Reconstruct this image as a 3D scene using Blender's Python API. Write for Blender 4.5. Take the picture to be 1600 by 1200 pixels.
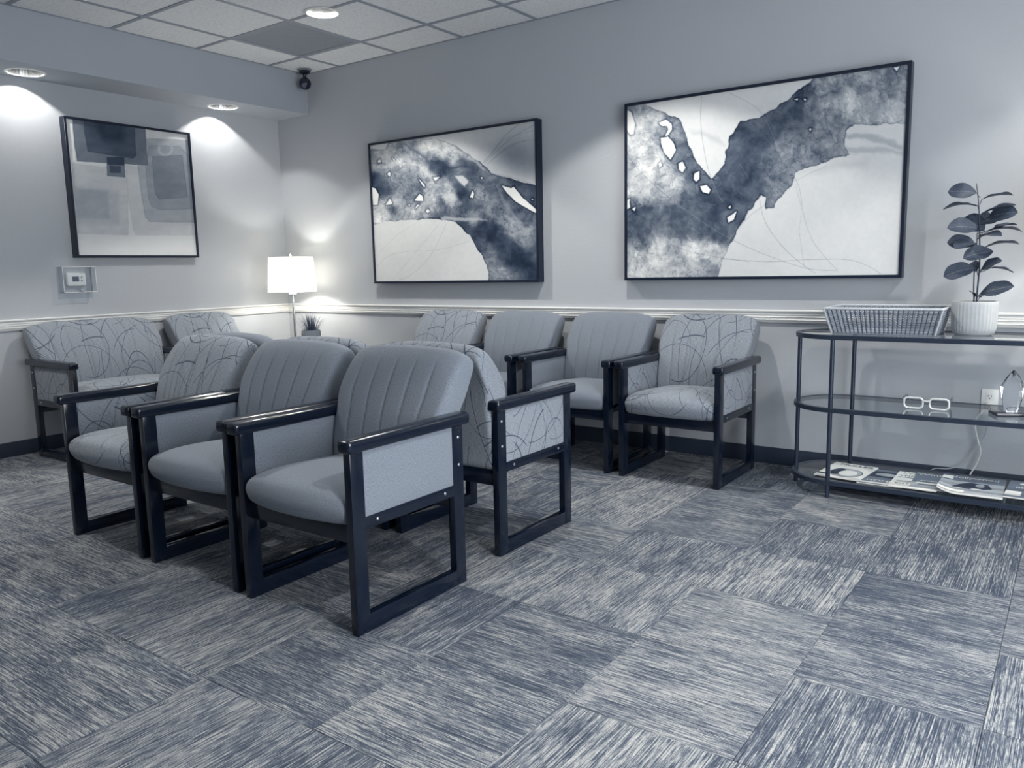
import bpy, bmesh, math, random
import numpy as np
from mathutils import Vector, Matrix
random.seed(7); rng = np.random.default_rng(11)
PI = math.pi
scene = bpy.context.scene
for o in list(bpy.data.objects): bpy.data.objects.remove(o)
COL = scene.collection

# ------------------------------------------------------------------ camera
F_PX = 1241.69
CAM = Vector((5.563, -4.4651, 1.1339)); YAW, PITCH, ROLL = 0.6238, -0.1441, -0.0208
fw = Vector((-math.sin(YAW)*math.cos(PITCH), math.cos(YAW)*math.cos(PITCH), math.sin(PITCH)))
rt = Vector((math.cos(YAW), math.sin(YAW), 0)); up = rt.cross(fw)
r2 = math.cos(ROLL)*rt + math.sin(ROLL)*up; u2 = -math.sin(ROLL)*rt + math.cos(ROLL)*up
cam_data = bpy.data.cameras.new('camera'); cam = bpy.data.objects.new('camera', cam_data); COL.objects.link(cam)
cam_data.sensor_width = 36; cam_data.sensor_fit = 'HORIZONTAL'; cam_data.lens = F_PX/1600*36
cam_data.clip_start = 0.05
M = Matrix((r2, u2, -fw)).transposed().to_4x4(); M.translation = CAM
cam.matrix_world = M
scene.camera = cam

# ------------------------------------------------------------------ world, lights, exposure
world = bpy.data.worlds.new('world'); scene.world = world; world.use_nodes = True
world.node_tree.nodes['Background'].inputs[0].default_value = (0.55, 0.66, 0.85, 1)
world.node_tree.nodes['Background'].inputs[1].default_value = 0.6
vs = scene.view_settings
vs.view_transform = 'Standard'; vs.look = 'None'; vs.gamma = 1.0; vs.use_curve_mapping = False
vs.exposure = 0.48
WALL_ROW_W = 82.0  # ceiling downlights in the row along the back wall
CEIL_W = 100.0      # other ceiling downlights
SOFF_W = 14.0       # each soffit downlight
LAMP_W = 8.5       # each table lamp bulb
LIGHT_COL = (1.0, 0.97, 0.905)
FILL_W = 62.0       # added side fill, set at a made-up window out of view
# room dimensions
D, ZC, ZS, ZR = 0.3856, 2.7018, 2.3924, 0.8776
T, GA, GB = 0.61, 0.3644, 0.7745          # ceiling grid
XR, YF, ZTOP = 6.9, -7.2, 3.05            # right wall, rear wall, slab
fill_light = bpy.data.lights.new('side_fill', 'AREA'); fill_light.shape = 'RECTANGLE'; fill_light.size = 1.6; fill_light.size_y = 2.5  # added fill light from the right, brightens the chair sides
fill_light.energy = FILL_W; fill_light.color = (0.94, 0.97, 1.0)
fill_obj = bpy.data.objects.new('side_fill', fill_light); COL.objects.link(fill_obj)
fill_obj.location = (XR-0.03, -2.9, 1.2); fill_obj.rotation_euler = (0, PI/2, 0)

# ------------------------------------------------------------------ colour + material helpers
def lin(c):
    c = c/255.0
    return c/12.92 if c <= 0.04045 else ((c+0.055)/1.055)**2.4
def S(r, g, b, a=1): return (lin(r), lin(g), lin(b), a)
class NT:
    def __init__(s, name):
        s.m = bpy.data.materials.new(name); s.m.use_nodes = True
        s.t = s.m.node_tree; s.b = s.t.nodes['Principled BSDF']; s.out = s.t.nodes['Material Output']
    def n(s, typ, **kw):
        nd = s.t.nodes.new(typ)
        for k, v in kw.items(): setattr(nd, k, v)
        return nd
    def l(s, a, b): s.t.links.new(a, b)
    def val(s, sock, v):
        if hasattr(v, 'is_linked') or isinstance(v, bpy.types.NodeSocket): s.l(v, sock)
        else: sock.default_value = v
    def math(s, op, a, b=0.0, c=0.0):
        nd = s.n('ShaderNodeMath', operation=op); s.val(nd.inputs[0], a); s.val(nd.inputs[1], b); s.val(nd.inputs[2], c); return nd.outputs[0]
    def vec(s, op, a, b=(0,0,0)):
        nd = s.n('ShaderNodeVectorMath', operation=op); s.val(nd.inputs[0], a); s.val(nd.inputs[1], b); return nd.outputs[0]
    def noise(s, vec, scale=1.0, detail=2.0, rough=0.5, dim='3D'):
        nd = s.n('ShaderNodeTexNoise', noise_dimensions=dim); s.l(vec, nd.inputs['Vector'])
        nd.inputs['Scale'].default_value = scale; nd.inputs['Detail'].default_value = detail; nd.inputs['Roughness'].default_value = rough
        return nd.outputs['Fac']
    def maprange(s, v, a, b, c=0.0, d=1.0, smooth=False):
        nd = s.n('ShaderNodeMapRange'); nd.interpolation_type = 'SMOOTHSTEP' if smooth else 'LINEAR'
        s.l(v, nd.inputs[0])
        for i, x in enumerate((a, b, c, d)): s.val(nd.inputs[i+1], x)
        return nd.outputs[0]
    def mix(s, f, a, b):
        nd = s.n('ShaderNodeMix', data_type='RGBA'); s.val(nd.inputs[0], f); s.val(nd.inputs[6], a); s.val(nd.inputs[7], b); return nd.outputs[2]
    def bump(s, h, strength, dist=0.002):
        nd = s.n('ShaderNodeBump'); nd.inputs['Strength'].default_value = strength; nd.inputs['Distance'].default_value = dist
        s.l(h, nd.inputs['Height']); s.l(nd.outputs[0], s.b.inputs['Normal'])
    def coord(s, which='Object'):
        return s.n('ShaderNodeTexCoord').outputs[which]
    def set(s, col=None, rough=None, metal=None, spec=None):
        if col is not None: s.val(s.b.inputs['Base Color'], col)
        if rough is not None: s.val(s.b.inputs['Roughness'], rough)
        if metal is not None: s.b.inputs['Metallic'].default_value = metal
        if spec is not None: s.b.inputs['Specular IOR Level'].default_value = spec
        return s
MAT = {}
def simple(name, col, rough=0.5, metal=0.0, spec=0.5, var=0.0, vscale=30, bump=0.0, bscale=200):
    n = NT(name)
    c = n.coord()
    if var > 0:
        f = n.noise(c, vscale, 3)
        dark = tuple(x*(1-var) for x in col[:3])+(1,); lite = tuple(min(1, x*(1+var)) for x in col[:3])+(1,)
        n.set(n.mix(f, dark, lite), rough, metal, spec)
    else: n.set(col, rough, metal, spec)
    if bump > 0: n.bump(n.noise(c, bscale, 2), bump)
    MAT[name] = n.m; return n.m

simple('wall_paint', S(178, 182, 188), 0.75, spec=0.25, var=0.02, vscale=3, bump=0.35, bscale=70)
simple('soffit_paint', S(170, 176, 184), 0.75, spec=0.25, var=0.02, vscale=3, bump=0.3, bscale=70)
simple('trim_white', S(222, 223, 222), 0.45, var=0.02)
simple('vinyl_base', S(42, 52, 69), 0.5, var=0.1, vscale=8)
simple('navy_lacquer', S(11, 21, 37), 0.16, spec=0.6, var=0.12, vscale=14)
simple('frame_black', S(14, 27, 47), 0.35, spec=0.45)
simple('dark_bronze', S(50, 60, 77), 0.35, metal=0.35, var=0.12, vscale=40)
simple('steel_screw', S(190, 196, 204), 0.3, metal=0.9)
simple('plaster_white', S(214, 216, 218), 0.6, var=0.02)
simple('plastic_white', S(226, 227, 226), 0.4)
simple('lcd_grey', S(84, 92, 110), 0.25)
simple('button_grey', S(150, 155, 165), 0.5)
simple('black_plastic', S(8, 20, 40), 0.35)
simple('mount_grey', S(130, 138, 148), 0.5)
simple('brushed_nickel', S(196, 198, 200), 0.25, metal=0.85)
simple('table_wood', S(30, 42, 62), 0.35, var=0.25, vscale=10)
simple('pot_stone', S(176, 180, 184), 0.8, var=0.1, vscale=25, bump=0.3, bscale=120)
simple('pot_grey', S(128, 134, 144), 0.85, var=0.12, vscale=80, bump=0.4, bscale=300)
simple('soil', S(35, 42, 54), 0.95, var=0.3, vscale=90)
simple('stem_dark', S(44, 56, 74), 0.7, var=0.2)
simple('grass_dark', S(60, 73, 94), 0.6, var=0.35, vscale=60)
simple('wicker', S(150, 157, 167), 0.7, var=0.35, vscale=90)
simple('wicker_rim', S(186, 191, 197), 0.7, var=0.25, vscale=90)
simple('wicker_dark', S(80, 90, 108), 0.8, var=0.2, vscale=90)
simple('grid_bar', S(150, 156, 165), 0.5)
simple('cord_white', S(226, 226, 222), 0.45)
simple('paper_white', S(236, 235, 230), 0.5)
simple('ink_dark', S(40, 52, 74), 0.45)
simple('ink_mid', S(104, 114, 130), 0.45)
simple('ink_light', S(172, 177, 183), 0.45)
simple('crystal_mosaic', S(232, 232, 230), 0.18, metal=0.25, var=0.25, vscale=160, bump=0.6, bscale=160)

def ceiling_tile_mat():
    n = NT('ceiling_tile'); c = n.coord(); oi = n.n('ShaderNodeObjectInfo')
    v = n.vec('ADD', c, oi.outputs['Location'])
    f = n.noise(v, 160, 2, 0.7); g = n.noise(v, 55, 3, 0.6)
    h = n.math('ADD', n.math('MULTIPLY', f, 0.6), n.math('MULTIPLY', g, 0.4))
    k = n.maprange(h, 0.38, 0.5)
    n.set(n.mix(k, S(212, 215, 219), S(240, 241, 241)), 0.9, spec=0.15); n.bump(h, 0.4); MAT['ceiling_tile'] = n.m
ceiling_tile_mat()
def perforated_mat():
    n = NT('perforated_metal'); c = n.coord()
    sc = n.vec('MULTIPLY', c, (110, 110, 0)); fr = n.vec('FRACTION', sc); d = n.n('ShaderNodeVectorMath', operation='DISTANCE')
    n.l(fr, d.inputs[0]); d.inputs[1].default_value = (0.5, 0.5, 0)
    k = n.maprange(d.outputs['Value'], 0.24, 0.34)
    n.set(n.mix(k, S(70, 80, 96), S(160, 166, 174)), 0.5); MAT['perforated_metal'] = n.m
perforated_mat()
def fabric_plain():
    n = NT('fabric_plain'); uv = n.coord('UV')
    a = n.noise(n.vec('MULTIPLY', uv, (260, 520, 1)), 1, 2, 0.6, '2D'); b = n.noise(n.vec('MULTIPLY', uv, (620, 160, 1)), 1, 2, 0.6, '2D')
    h = n.math('ADD', n.math('MULTIPLY', a, 0.5), n.math('MULTIPLY', b, 0.5))
    w = n.noise(n.vec('MULTIPLY', uv, (5, 5, 1)), 1, 2, 0.5, '2D')
    c = n.mix(n.maprange(h, 0.32, 0.68), S(92, 101, 114), S(140, 147, 157))
    c = n.mix(n.math('MULTIPLY', w, 0.12), c, S(108, 115, 126))
    n.set(c, 0.9, spec=0.15); n.bump(h, 0.5, 0.001); n.b.inputs['Sheen Weight'].default_value = 0.15; MAT['fabric_plain'] = n.m
fabric_plain()
def fabric_pattern():
    n = NT('fabric_arcs'); uv = n.coord('UV')
    a = n.noise(n.vec('MULTIPLY', uv, (70, 620, 1)), 1, 2, 0.6, '2D'); b = n.noise(n.vec('MULTIPLY', uv, (420, 420, 1)), 1, 1, 0.6, '2D')
    h = n.math('ADD', n.math('MULTIPLY', a, 0.7), n.math('MULTIPLY', b, 0.3))
    c = n.mix(n.maprange(h, 0.34, 0.66), S(106, 114, 126), S(154, 160, 168))
    lines = None
    for k, (sx, sy, ox, oy) in enumerate(((2.3, 1.5, 0.3, 0.7), (1.9, 1.6, 5.1, 2.3), (2.7, 1.3, 9.4, 6.2), (1.7, 1.2, 14.7, 11.1), (3.0, 2.0, 21.2, 3.3), (2.1, 1.1, 31.5, 17.9), (2.5, 1.7, 41.3, 8.6), (1.6, 0.9, 52.9, 23.4), (2.9, 1.2, 63.7, 31.8), (1.9, 1.0, 77.1, 12.5))):
        v = n.vec('ADD', n.vec('MULTIPLY', uv, (sx, sy, 0)), (ox, oy, 0))
        vo = n.n('ShaderNodeTexVoronoi', voronoi_dimensions='2D'); n.l(v, vo.inputs['Vector']); vo.inputs['Scale'].default_value = 1; vo.inputs['Randomness'].default_value = 1
        sp = n.n('ShaderNodeSeparateColor'); n.l(vo.outputs['Color'], sp.inputs[0])
        r = n.math('ADD', n.math('MULTIPLY', sp.outputs[0], 0.34), 0.28)
        df = n.math('ABSOLUTE', n.math('SUBTRACT', vo.outputs['Distance'], r))
        th = n.math('MULTIPLY', n.math('ADD', n.math('MULTIPLY', sp.outputs[2], 0.6), 0.6), 0.0042)
        ln = n.math('SUBTRACT', 1.0, n.maprange(n.math('DIVIDE', df, th), 0.55, 1.1))
        br = n.maprange(n.noise(n.vec('ADD', n.vec('MULTIPLY', uv, (3.1, 3.1, 0)), (k*3.7, k*1.9, 0)), 1.6, 1, 0.5, '2D'), 0.33, 0.39)
        ln = n.math('MULTIPLY', ln, br)
        lines = ln if lines is None else n.math('MAXIMUM', lines, ln)
    c = n.mix(n.math('MULTIPLY', lines, 0.88), c, S(46, 58, 80))
    n.set(c, 0.9, spec=0.15); n.bump(h, 0.5, 0.001); n.b.inputs['Sheen Weight'].default_value = 0.15; MAT['fabric_arcs'] = n.m
fabric_pattern()
def carpet_mat():
    n = NT('carpet_pile'); c = n.coord(); oi = n.n('ShaderNodeObjectInfo')
    off = n.n('ShaderNodeCombineXYZ'); r = oi.outputs['Random']
    n.l(n.math('MULTIPLY', r, 83.1), off.inputs[0]); n.l(n.math('MULTIPLY', r, 211.7), off.inputs[1]); n.l(n.math('MULTIPLY', r, 37.3), off.inputs[2])
    def nz(sx, sy, det=2, ro=0.5):
        return n.noise(n.vec('ADD', n.vec('MULTIPLY', c, (sx, sy, 0.0)), off.outputs[0]), 1, det, ro)
    yarn = nz(5, 400, 2, 0.6); seg = nz(30, 230, 2, 0.5); blot = nz(4.5, 11, 3, 0.6); tuft = nz(320, 260, 1, 0.5)
    v = n.math('ADD', n.math('ADD', n.math('MULTIPLY', yarn, 1.25), n.math('MULTIPLY', seg, 0.75)), n.math('MULTIPLY', blot, 0.55))
    v = n.math('ADD', v, n.math('MULTIPLY', n.math('SUBTRACT', r, 0.5), 0.13))
    f = n.maprange(v, 1.0, 1.62, 0, 1, True)
    f2 = n.math('ADD', n.math('MULTIPLY', f, 0.85), n.math('MULTIPLY', n.math('SUBTRACT', tuft, 0.5), 0.55))
    rr = n.n('ShaderNodeValToRGB'); n.l(f2, rr.inputs[0])
    e = rr.color_ramp.elements; e[0].position = 0.0; e[0].color = S(58, 66, 81); e[1].position = 1.0; e[1].color = S(182, 182, 179)
    m = e.new(0.4); m.color = S(96, 103, 114)
    n.set(rr.outputs[0], 0.95, spec=0.08); n.bump(n.math('ADD', yarn, tuft), 0.8, 0.003); MAT['carpet_pile'] = n.m
carpet_mat()
def leaf_mat():
    n = NT('leaf_fig'); uv = n.coord('UV'); sp = n.n('ShaderNodeSeparateXYZ'); n.l(uv, sp.inputs[0])
    x = n.math('ABSOLUTE', n.math('SUBTRACT', sp.outputs[0], 0.5))
    mid = n.math('SUBTRACT', 1.0, n.maprange(x, 0.012, 0.035))
    vv = n.math('FRACT', n.math('MULTIPLY', n.math('SUBTRACT', sp.outputs[1], n.math('MULTIPLY', x, 0.8)), 7))
    vein = n.math('SUBTRACT', 1.0, n.maprange(n.math('ABSOLUTE', n.math('SUBTRACT', vv, 0.5)), 0.03, 0.1))
    k = n.math('MAXIMUM', mid, n.math('MULTIPLY', vein, 0.5))
    base = n.mix(n.noise(uv, 5, 2), S(35, 46, 64), S(60, 72, 90))
    n.set(n.mix(n.math('MULTIPLY', k, 0.55), base, S(112, 121, 133)), 0.55); n.bump(k, 0.3); MAT['leaf_fig'] = n.m
leaf_mat()
def clear_mat(name, tint, refl_rough=0.02, ior=1.45):
    n = NT(name); n.t.nodes.remove(n.b)
    tr = n.n('ShaderNodeBsdfTransparent'); tr.inputs[0].default_value = tint
    gl = n.n('ShaderNodeBsdfGlossy'); gl.inputs['Roughness'].default_value = refl_rough; gl.inputs[0].default_value = (1, 1, 1, 1)
    fr = n.n('ShaderNodeFresnel'); fr.inputs[0].default_value = ior; ge = n.n('ShaderNodeNewGeometry')
    k = n.math('MULTIPLY', fr.outputs[0], n.math('SUBTRACT', 1.0, ge.outputs['Backfacing']))
    mx = n.n('ShaderNodeMixShader'); n.l(k, mx.inputs[0]); n.l(tr.outputs[0], mx.inputs[1]); n.l(gl.outputs[0], mx.inputs[2])
    n.l(mx.outputs[0], n.out.inputs[0]); MAT[name] = n.m
clear_mat('shelf_glass', (0.86, 0.89, 0.91, 1)); clear_mat('acrylic', (0.95, 0.96, 0.97, 1))
def crystal_mat():
    n = NT('award_crystal'); n.set((0.95, 0.97, 1, 1), 0.0); n.b.inputs['Transmission Weight'].default_value = 1.0; n.b.inputs['IOR'].default_value = 1.5; MAT['award_crystal'] = n.m
crystal_mat()
def shade_mat():
    n = NT('shade_linen'); n.t.nodes.remove(n.b); c = n.coord()
    h = n.noise(n.vec('MULTIPLY', c, (90, 90, 400)), 1, 2)
    col = n.mix(h, S(235, 232, 222), S(250, 248, 240))
    d = n.n('ShaderNodeBsdfDiffuse'); t = n.n('ShaderNodeBsdfTranslucent'); n.l(col, d.inputs[0]); n.l(col, t.inputs[0])
    mx = n.n('ShaderNodeMixShader'); mx.inputs[0].default_value = 0.28; n.l(d.outputs[0], mx.inputs[1]); n.l(t.outputs[0], mx.inputs[2]); n.l(mx.outputs[0], n.out.inputs[0]); MAT['shade_linen'] = n.m
shade_mat()
def emit(name, col, st):
    n = NT(name); n.set((0.8, 0.8, 0.8, 1), 0.4); n.b.inputs['Emission Color'].default_value = col; n.b.inputs['Emission Strength'].default_value = st; MAT[name] = n.m
emit('bulb_glow', (1, 0.97, 0.9, 1), 6.0); emit('added_pane_glow', (0.8, 0.9, 1, 1), 1.5)  # second glow is for the added window out of view
simple('reflector', S(165, 167, 168), 0.22, metal=0.9)
def attr_mat():
    n = NT('painted_canvas'); a = n.n('ShaderNodeVertexColor'); a.layer_name = 'paint'
    n.set(a.outputs['Color'], 0.6, spec=0.3); n.bump(n.noise(n.coord(), 500, 2), 0.15, 0.001); MAT['painted_canvas'] = n.m
attr_mat()

# ------------------------------------------------------------------ mesh helpers
class MB:
    """collects quads; build() makes ONE mesh object"""
    def __init__(s): s.v = []; s.f = []; s.uv = {}
    def box(s, x0, x1, y0, y1, z0, z1):
        b = len(s.v)
        s.v += [(x0,y0,z0),(x1,y0,z0),(x1,y1,z0),(x0,y1,z0),(x0,y0,z1),(x1,y0,z1),(x1,y1,z1),(x0,y1,z1)]
        for q in ((3,2,1,0),(4,5,6,7),(0,1,5,4),(1,2,6,5),(2,3,7,6),(3,0,4,7)): s.f.append(tuple(b+i for i in q))
        return s
    def rings(s, rings, closed=True, caps=True, loop=False, uvs=None):
        b = len(s.v); n = len(rings[0]); m = len(rings)
        for r in rings: s.v += [tuple(p) for p in r]
        mm = m if loop else m-1
        for i in range(mm):
            i2 = (i+1) % m
            for j in range(n if closed else n-1):
                j2 = (j+1) % n
                f = (b+i*n+j, b+i*n+j2, b+i2*n+j2, b+i2*n+j)
                if uvs is not None: s.uv[len(s.f)] = (uvs[i][j], uvs[i][j+1], uvs[i+1][j+1], uvs[i+1][j])
                s.f.append(f)
        if caps and closed and not loop:
            s.f.append(tuple(b+j for j in reversed(range(n)))); s.f.append(tuple(b+(m-1)*n+j for j in range(n)))
        return s
    def tube(s, pts, r, seg=8, loop=False, caps=True, squash=None):
        pts = [Vector(p) for p in pts]; n = len(pts); rr = r if isinstance(r, (list, tuple)) else [r]*n
        rings = []; prev = None
        for i, p in enumerate(pts):
            if loop: t = pts[(i+1) % n]-pts[i-1]
            else: t = pts[min(i+1, n-1)]-pts[max(i-1, 0)]
            t.normalize()
            if prev is None:
                a = Vector((0,0,1)) if abs(t.z) < 0.9 else Vector((1,0,0)); nx = t.cross(a).normalized()
            else: nx = (prev - t*prev.dot(t)).normalized()
            prev = nx; ny = t.cross(nx)
            rings.append([p + (nx*math.cos(2*PI*k/seg)+ny*math.sin(2*PI*k/seg))*rr[i] for k in range(seg)])
        return s.rings(rings, True, caps, loop)
    def lathe(s, prof, seg=32, c=(0,0,0), caps=True, rad=None):
        rings = []
        for r, z in prof:
            rings.append([(c[0]+r*(rad(2*PI*k/seg) if rad else 1)*math.cos(2*PI*k/seg), c[1]+r*(rad(2*PI*k/seg) if rad else 1)*math.sin(2*PI*k/seg), c[2]+z) for k in range(seg)])
        return s.rings(rings, True, caps)
    def prism(s, poly, z0, z1, axis='z'):
        def P(a, h): return {'z': (a[0], a[1], h), 'y': (a[0], h, a[1]), 'x': (h, a[0], a[1])}[axis]
        b = len(s.v); n = len(poly)
        s.v += [P(a, z0) for a in poly] + [P(a, z1) for a in poly]
        s.f.append(tuple(b+i for i in reversed(range(n)))); s.f.append(tuple(b+n+i for i in range(n)))
        for i in range(n): s.f.append((b+i, b+(i+1) % n, b+n+(i+1) % n, b+n+i))
        return s
    def mesh(s, name, bevel=0.0, smooth=None, seg=2):
        me = bpy.data.meshes.new(name); me.from_pydata(s.v, [], s.f)
        if s.uv:
            ul = me.uv_layers.new(name='UVMap')
            for p in me.polygons:
                q = s.uv.get(p.index)
                for k, li in enumerate(p.loop_indices):
                    if q: ul.data[li].uv = q[k]
                    else:
                        co = s.v[me.loops[li].vertex_index]; ul.data[li].uv = (co[1], co[2])
        bm = bmesh.new(); bm.from_mesh(me)
        bmesh.ops.recalc_face_normals(bm, faces=bm.faces)
        if bevel > 0:
            es = [e for e in bm.edges if len(e.link_faces) == 2 and e.calc_face_angle() > 0.5]
            bmesh.ops.bevel(bm, geom=es, offset=bevel, segments=seg, affect='EDGES', profile=0.6)
        if bevel > 0 and not s.uv and smooth is None: smooth = 40
        bm.to_mesh(me); bm.free()
        if smooth is not None:
            me.polygons.foreach_set('use_smooth', [True]*len(me.polygons)); me.set_sharp_from_angle(angle=math.radians(smooth))
        me.update(); return me
def boxuv(me):
    ul = me.uv_layers.get('UVMap') or me.uv_layers.new(name='UVMap')
    for p in me.polygons:
        a = [abs(x) for x in p.normal]; k = a.index(max(a))
        for li in p.loop_indices:
            co = me.vertices[me.loops[li].vertex_index].co
            ul.data[li].uv = ((co.y+0.37, co.z+0.11), (co.x, co.z), (co.x, co.y))[k]
    return me
def obj(name, me, mat=None, parent=None, loc=None, rot=None):
    if mat is not None:
        m = MAT[mat] if isinstance(mat, str) else mat
        if not me.materials: me.materials.append(m)
    o = bpy.data.objects.new(name, me); COL.objects.link(o)
    if parent is not None: o.parent = parent
    if loc is not None: o.location = loc
    if rot is not None: o.rotation_euler = rot
    return o
def empty(name, loc=(0,0,0), rotz=0.0):
    o = bpy.data.objects.new(name, None); COL.objects.link(o); o.location = loc; o.rotation_euler = (0,0,rotz); o.empty_display_size = 0.1; return o
def tag(o, label=None, cat=None, group=None, kind=None):
    if label: o['label'] = label
    if cat: o['category'] = cat
    if group: o['group'] = group
    if kind: o['kind'] = kind
    return o
def catmull(pts, n, closed=False):
    P = [np.array(p, float) for p in pts]; m = len(P); out = []
    segs = m if closed else m-1
    for i in range(segs):
        if closed: p0, p1, p2, p3 = P[i-1], P[i], P[(i+1) % m], P[(i+2) % m]
        else: p0, p1, p2, p3 = P[max(i-1,0)], P[i], P[i+1], P[min(i+2, m-1)]
        for k in range(n):
            t = k/n
            out.append(0.5*((2*p1)+(-p0+p2)*t+(2*p0-5*p1+4*p2-p3)*t*t+(-p0+3*p1-3*p2+p3)*t**3))
    if not closed: out.append(P[-1])
    return out

# ------------------------------------------------------------------ room shell
def B(x0, x1, y0, y1, z0, z1): return MB().box(x0, x1, y0, y1, z0, z1)
tag(obj('wall_back', B(-0.15, XR+0.15, 0, 0.15, -0.1, ZTOP).mesh('wall_back'), 'wall_paint'), 'pale grey textured back wall carrying two large ink paintings', 'wall', kind='structure')
tag(obj('wall_left', B(-0.15, 0, YF-0.15, 0, -0.1, ZTOP).mesh('wall_left'), 'wall_paint'), 'pale grey left wall below the dropped soffit', 'wall', kind='structure')
tag(obj('wall_front', B(0, XR, YF-0.15, YF, -0.1, ZTOP).mesh('wall_front'), 'wall_paint'), 'pale grey wall behind the camera', 'wall', kind='structure')
WY0, WY1, WZ0, WZ1 = -4.25, -1.55, 0.40, 2.00
mb = MB(); mb.box(XR, XR+0.15, YF-0.15, WY0, -0.1, ZTOP); mb.box(XR, XR+0.15, WY1, 0, -0.1, ZTOP); mb.box(XR, XR+0.15, WY0, WY1, -0.1, WZ0); mb.box(XR, XR+0.15, WY0, WY1, WZ1, ZTOP)
tag(obj('wall_right', mb.mesh('wall_right'), 'wall_paint'), 'pale grey right wall with an added window opening', 'wall', kind='structure')
win = tag(empty('added_window_1', (XR, -2.9, 1.2)), 'unseen white framed window added in the right wall for side light', 'window', kind='structure')
mb = MB()
for y0, y1, z0, z1 in ((-1.35,-1.28,-0.8,0.8),(1.28,1.35,-0.8,0.8),(-1.28,1.28,-0.8,-0.73),(-1.28,1.28,0.73,0.8),(-0.03,0.03,-0.73,0.73)): mb.box(0.03, 0.1, y0, y1, z0, z1)
obj('added_window_frame', mb.mesh('added_window_frame'), 'trim_white', win)
for k in (-1, 1): obj('glow_pane', B(0.06, 0.068, min(k*0.03, k*1.28), max(k*0.03, k*1.28), -0.73, 0.73).mesh('glow_pane'), 'added_pane_glow', win)  # glowing panes of the added window

floor = tag(obj('floor', B(0, XR, YF, 0, -0.1, -0.007).mesh('floor'), 'vinyl_base'), 'floor covered with striped grey carpet tiles laid in turned squares', 'floor', kind='structure')
# carpet tiles, 18 inch squares
CT = 0.4572
mb = MB(); h = CT/2-0.0004
mb.box(-h, h, -h, h, -0.007, 0.0); tile_me = mb.mesh('carpet_tile', bevel=0.0015, seg=1)
orient = {(10,4):'X',(9,4):'X',(8,5):'X',(9,5):'X',(10,5):'Y',(9,6):'Y',(8,6):'X',(7,6):'X',(7,5):'Y',(6,7):'X',(7,7):'Y',(6,6):'Y',(5,6):'Y',(5,7):'X',(4,6):'X',(8,4):'Y',(8,3):'Y',(9,3):'Y',(9,2):'Y',
 (8,2):'X',(9,1):'X',(10,3):'X',(10,2):'Y',(10,1):'Y',(7,3):'X',(7,4):'Y',(8,1):'X',(7,2):'Y',(11,4):'Y',(11,3):'X',(11,2):'X',(7,1):'Y',(6,5):'X',(5,5):'Y',(4,5):'Y',(6,4):'Y',(6,3):'X',(4,7):'X',(3,6):'X',(3,5):'Y',(8,7):'Y',(10,6):'Y',(11,5):'Y',(3,7):'X',(2,6):'X',(2,5):'Y'}
k = 0
for i in range(-1, 18):
    for j in range(-1, 16):
        x0, x1 = (i+0.88)*CT, (i+1.88)*CT; y1, y0 = -(j+0.14)*CT, -(j+1.14)*CT
        a0, a1, b0, b1 = max(x0, 0.0), min(x1, XR), max(y0, YF), min(y1, 0.0)
        if a1-a0 < 0.01 or b1-b0 < 0.01: continue
        o_ = orient.get((i, j)) or ('X' if (i*7+j*13+(i*j) % 3) % 2 else 'Y')
        if a1-a0 > CT-0.001 and b1-b0 > CT-0.001:
            o = obj('carpet_tile', tile_me, 'carpet_pile', floor, ((x0+x1)/2, (y0+y1)/2, 0))
            o.rotation_euler = (0, 0, (0 if o_ == 'X' else PI/2) + (PI if (i+j) % 3 == 0 else 0))
        else:
            cx, cy = (x0+x1)/2, (y0+y1)/2
            if o_ == 'X': me = B(a0-cx, a1-cx, b0-cy, b1-cy, -0.007, 0).mesh('carpet_tile')
            else: me = B(b0-cy, b1-cy, -(a1-cx), -(a0-cx), -0.007, 0).mesh('carpet_tile')
            obj('carpet_tile', me, 'carpet_pile', floor, (cx, cy, 0), (0, 0, 0 if o_ == 'X' else PI/2))

# baseboards
tag(obj('baseboard_back', B(0.012, XR, -0.012, 0, 0.0, 0.095).mesh('baseboard_back', 0.003), 'vinyl_base'), 'dark navy vinyl baseboard along the back wall', 'baseboard', kind='structure')
tag(obj('baseboard_left', B(0, 0.012, YF, 0, 0.0, 0.095).mesh('baseboard_left', 0.003), 'vinyl_base'), 'dark navy vinyl baseboard along the left wall', 'baseboard', kind='structure')
# chair rail profile (depth, height from top)
RAIL = [(0,0.0),(0.024,0.0),(0.027,-0.004),(0.026,-0.010),(0.020,-0.014),(0.018,-0.022),(0.020,-0.026),(0.017,-0.030),(0.017,-0.036),(0.0195,-0.039),(0.016,-0.043),(0.016,-0.052),(0.0185,-0.055),(0.015,-0.060),(0.012,-0.070),(0,-0.070)]
mb = MB(); mb.rings([[(x, -d, ZR+z) for d, z in RAIL] for x in (0.0, XR)]); tag(obj('trim_1', mb.mesh('trim_1', smooth=25), 'trim_white'), 'white moulded chair rail along the back wall', 'moulding', kind='structure')
mb = MB(); mb.rings([[(d, y, ZR+z) for d, z in RAIL] for y in (YF, 0.0)]); tag(obj('trim_2', mb.mesh('trim_2', smooth=25), 'trim_white'), 'white moulded chair rail along the left wall', 'moulding', kind='structure')

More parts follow.
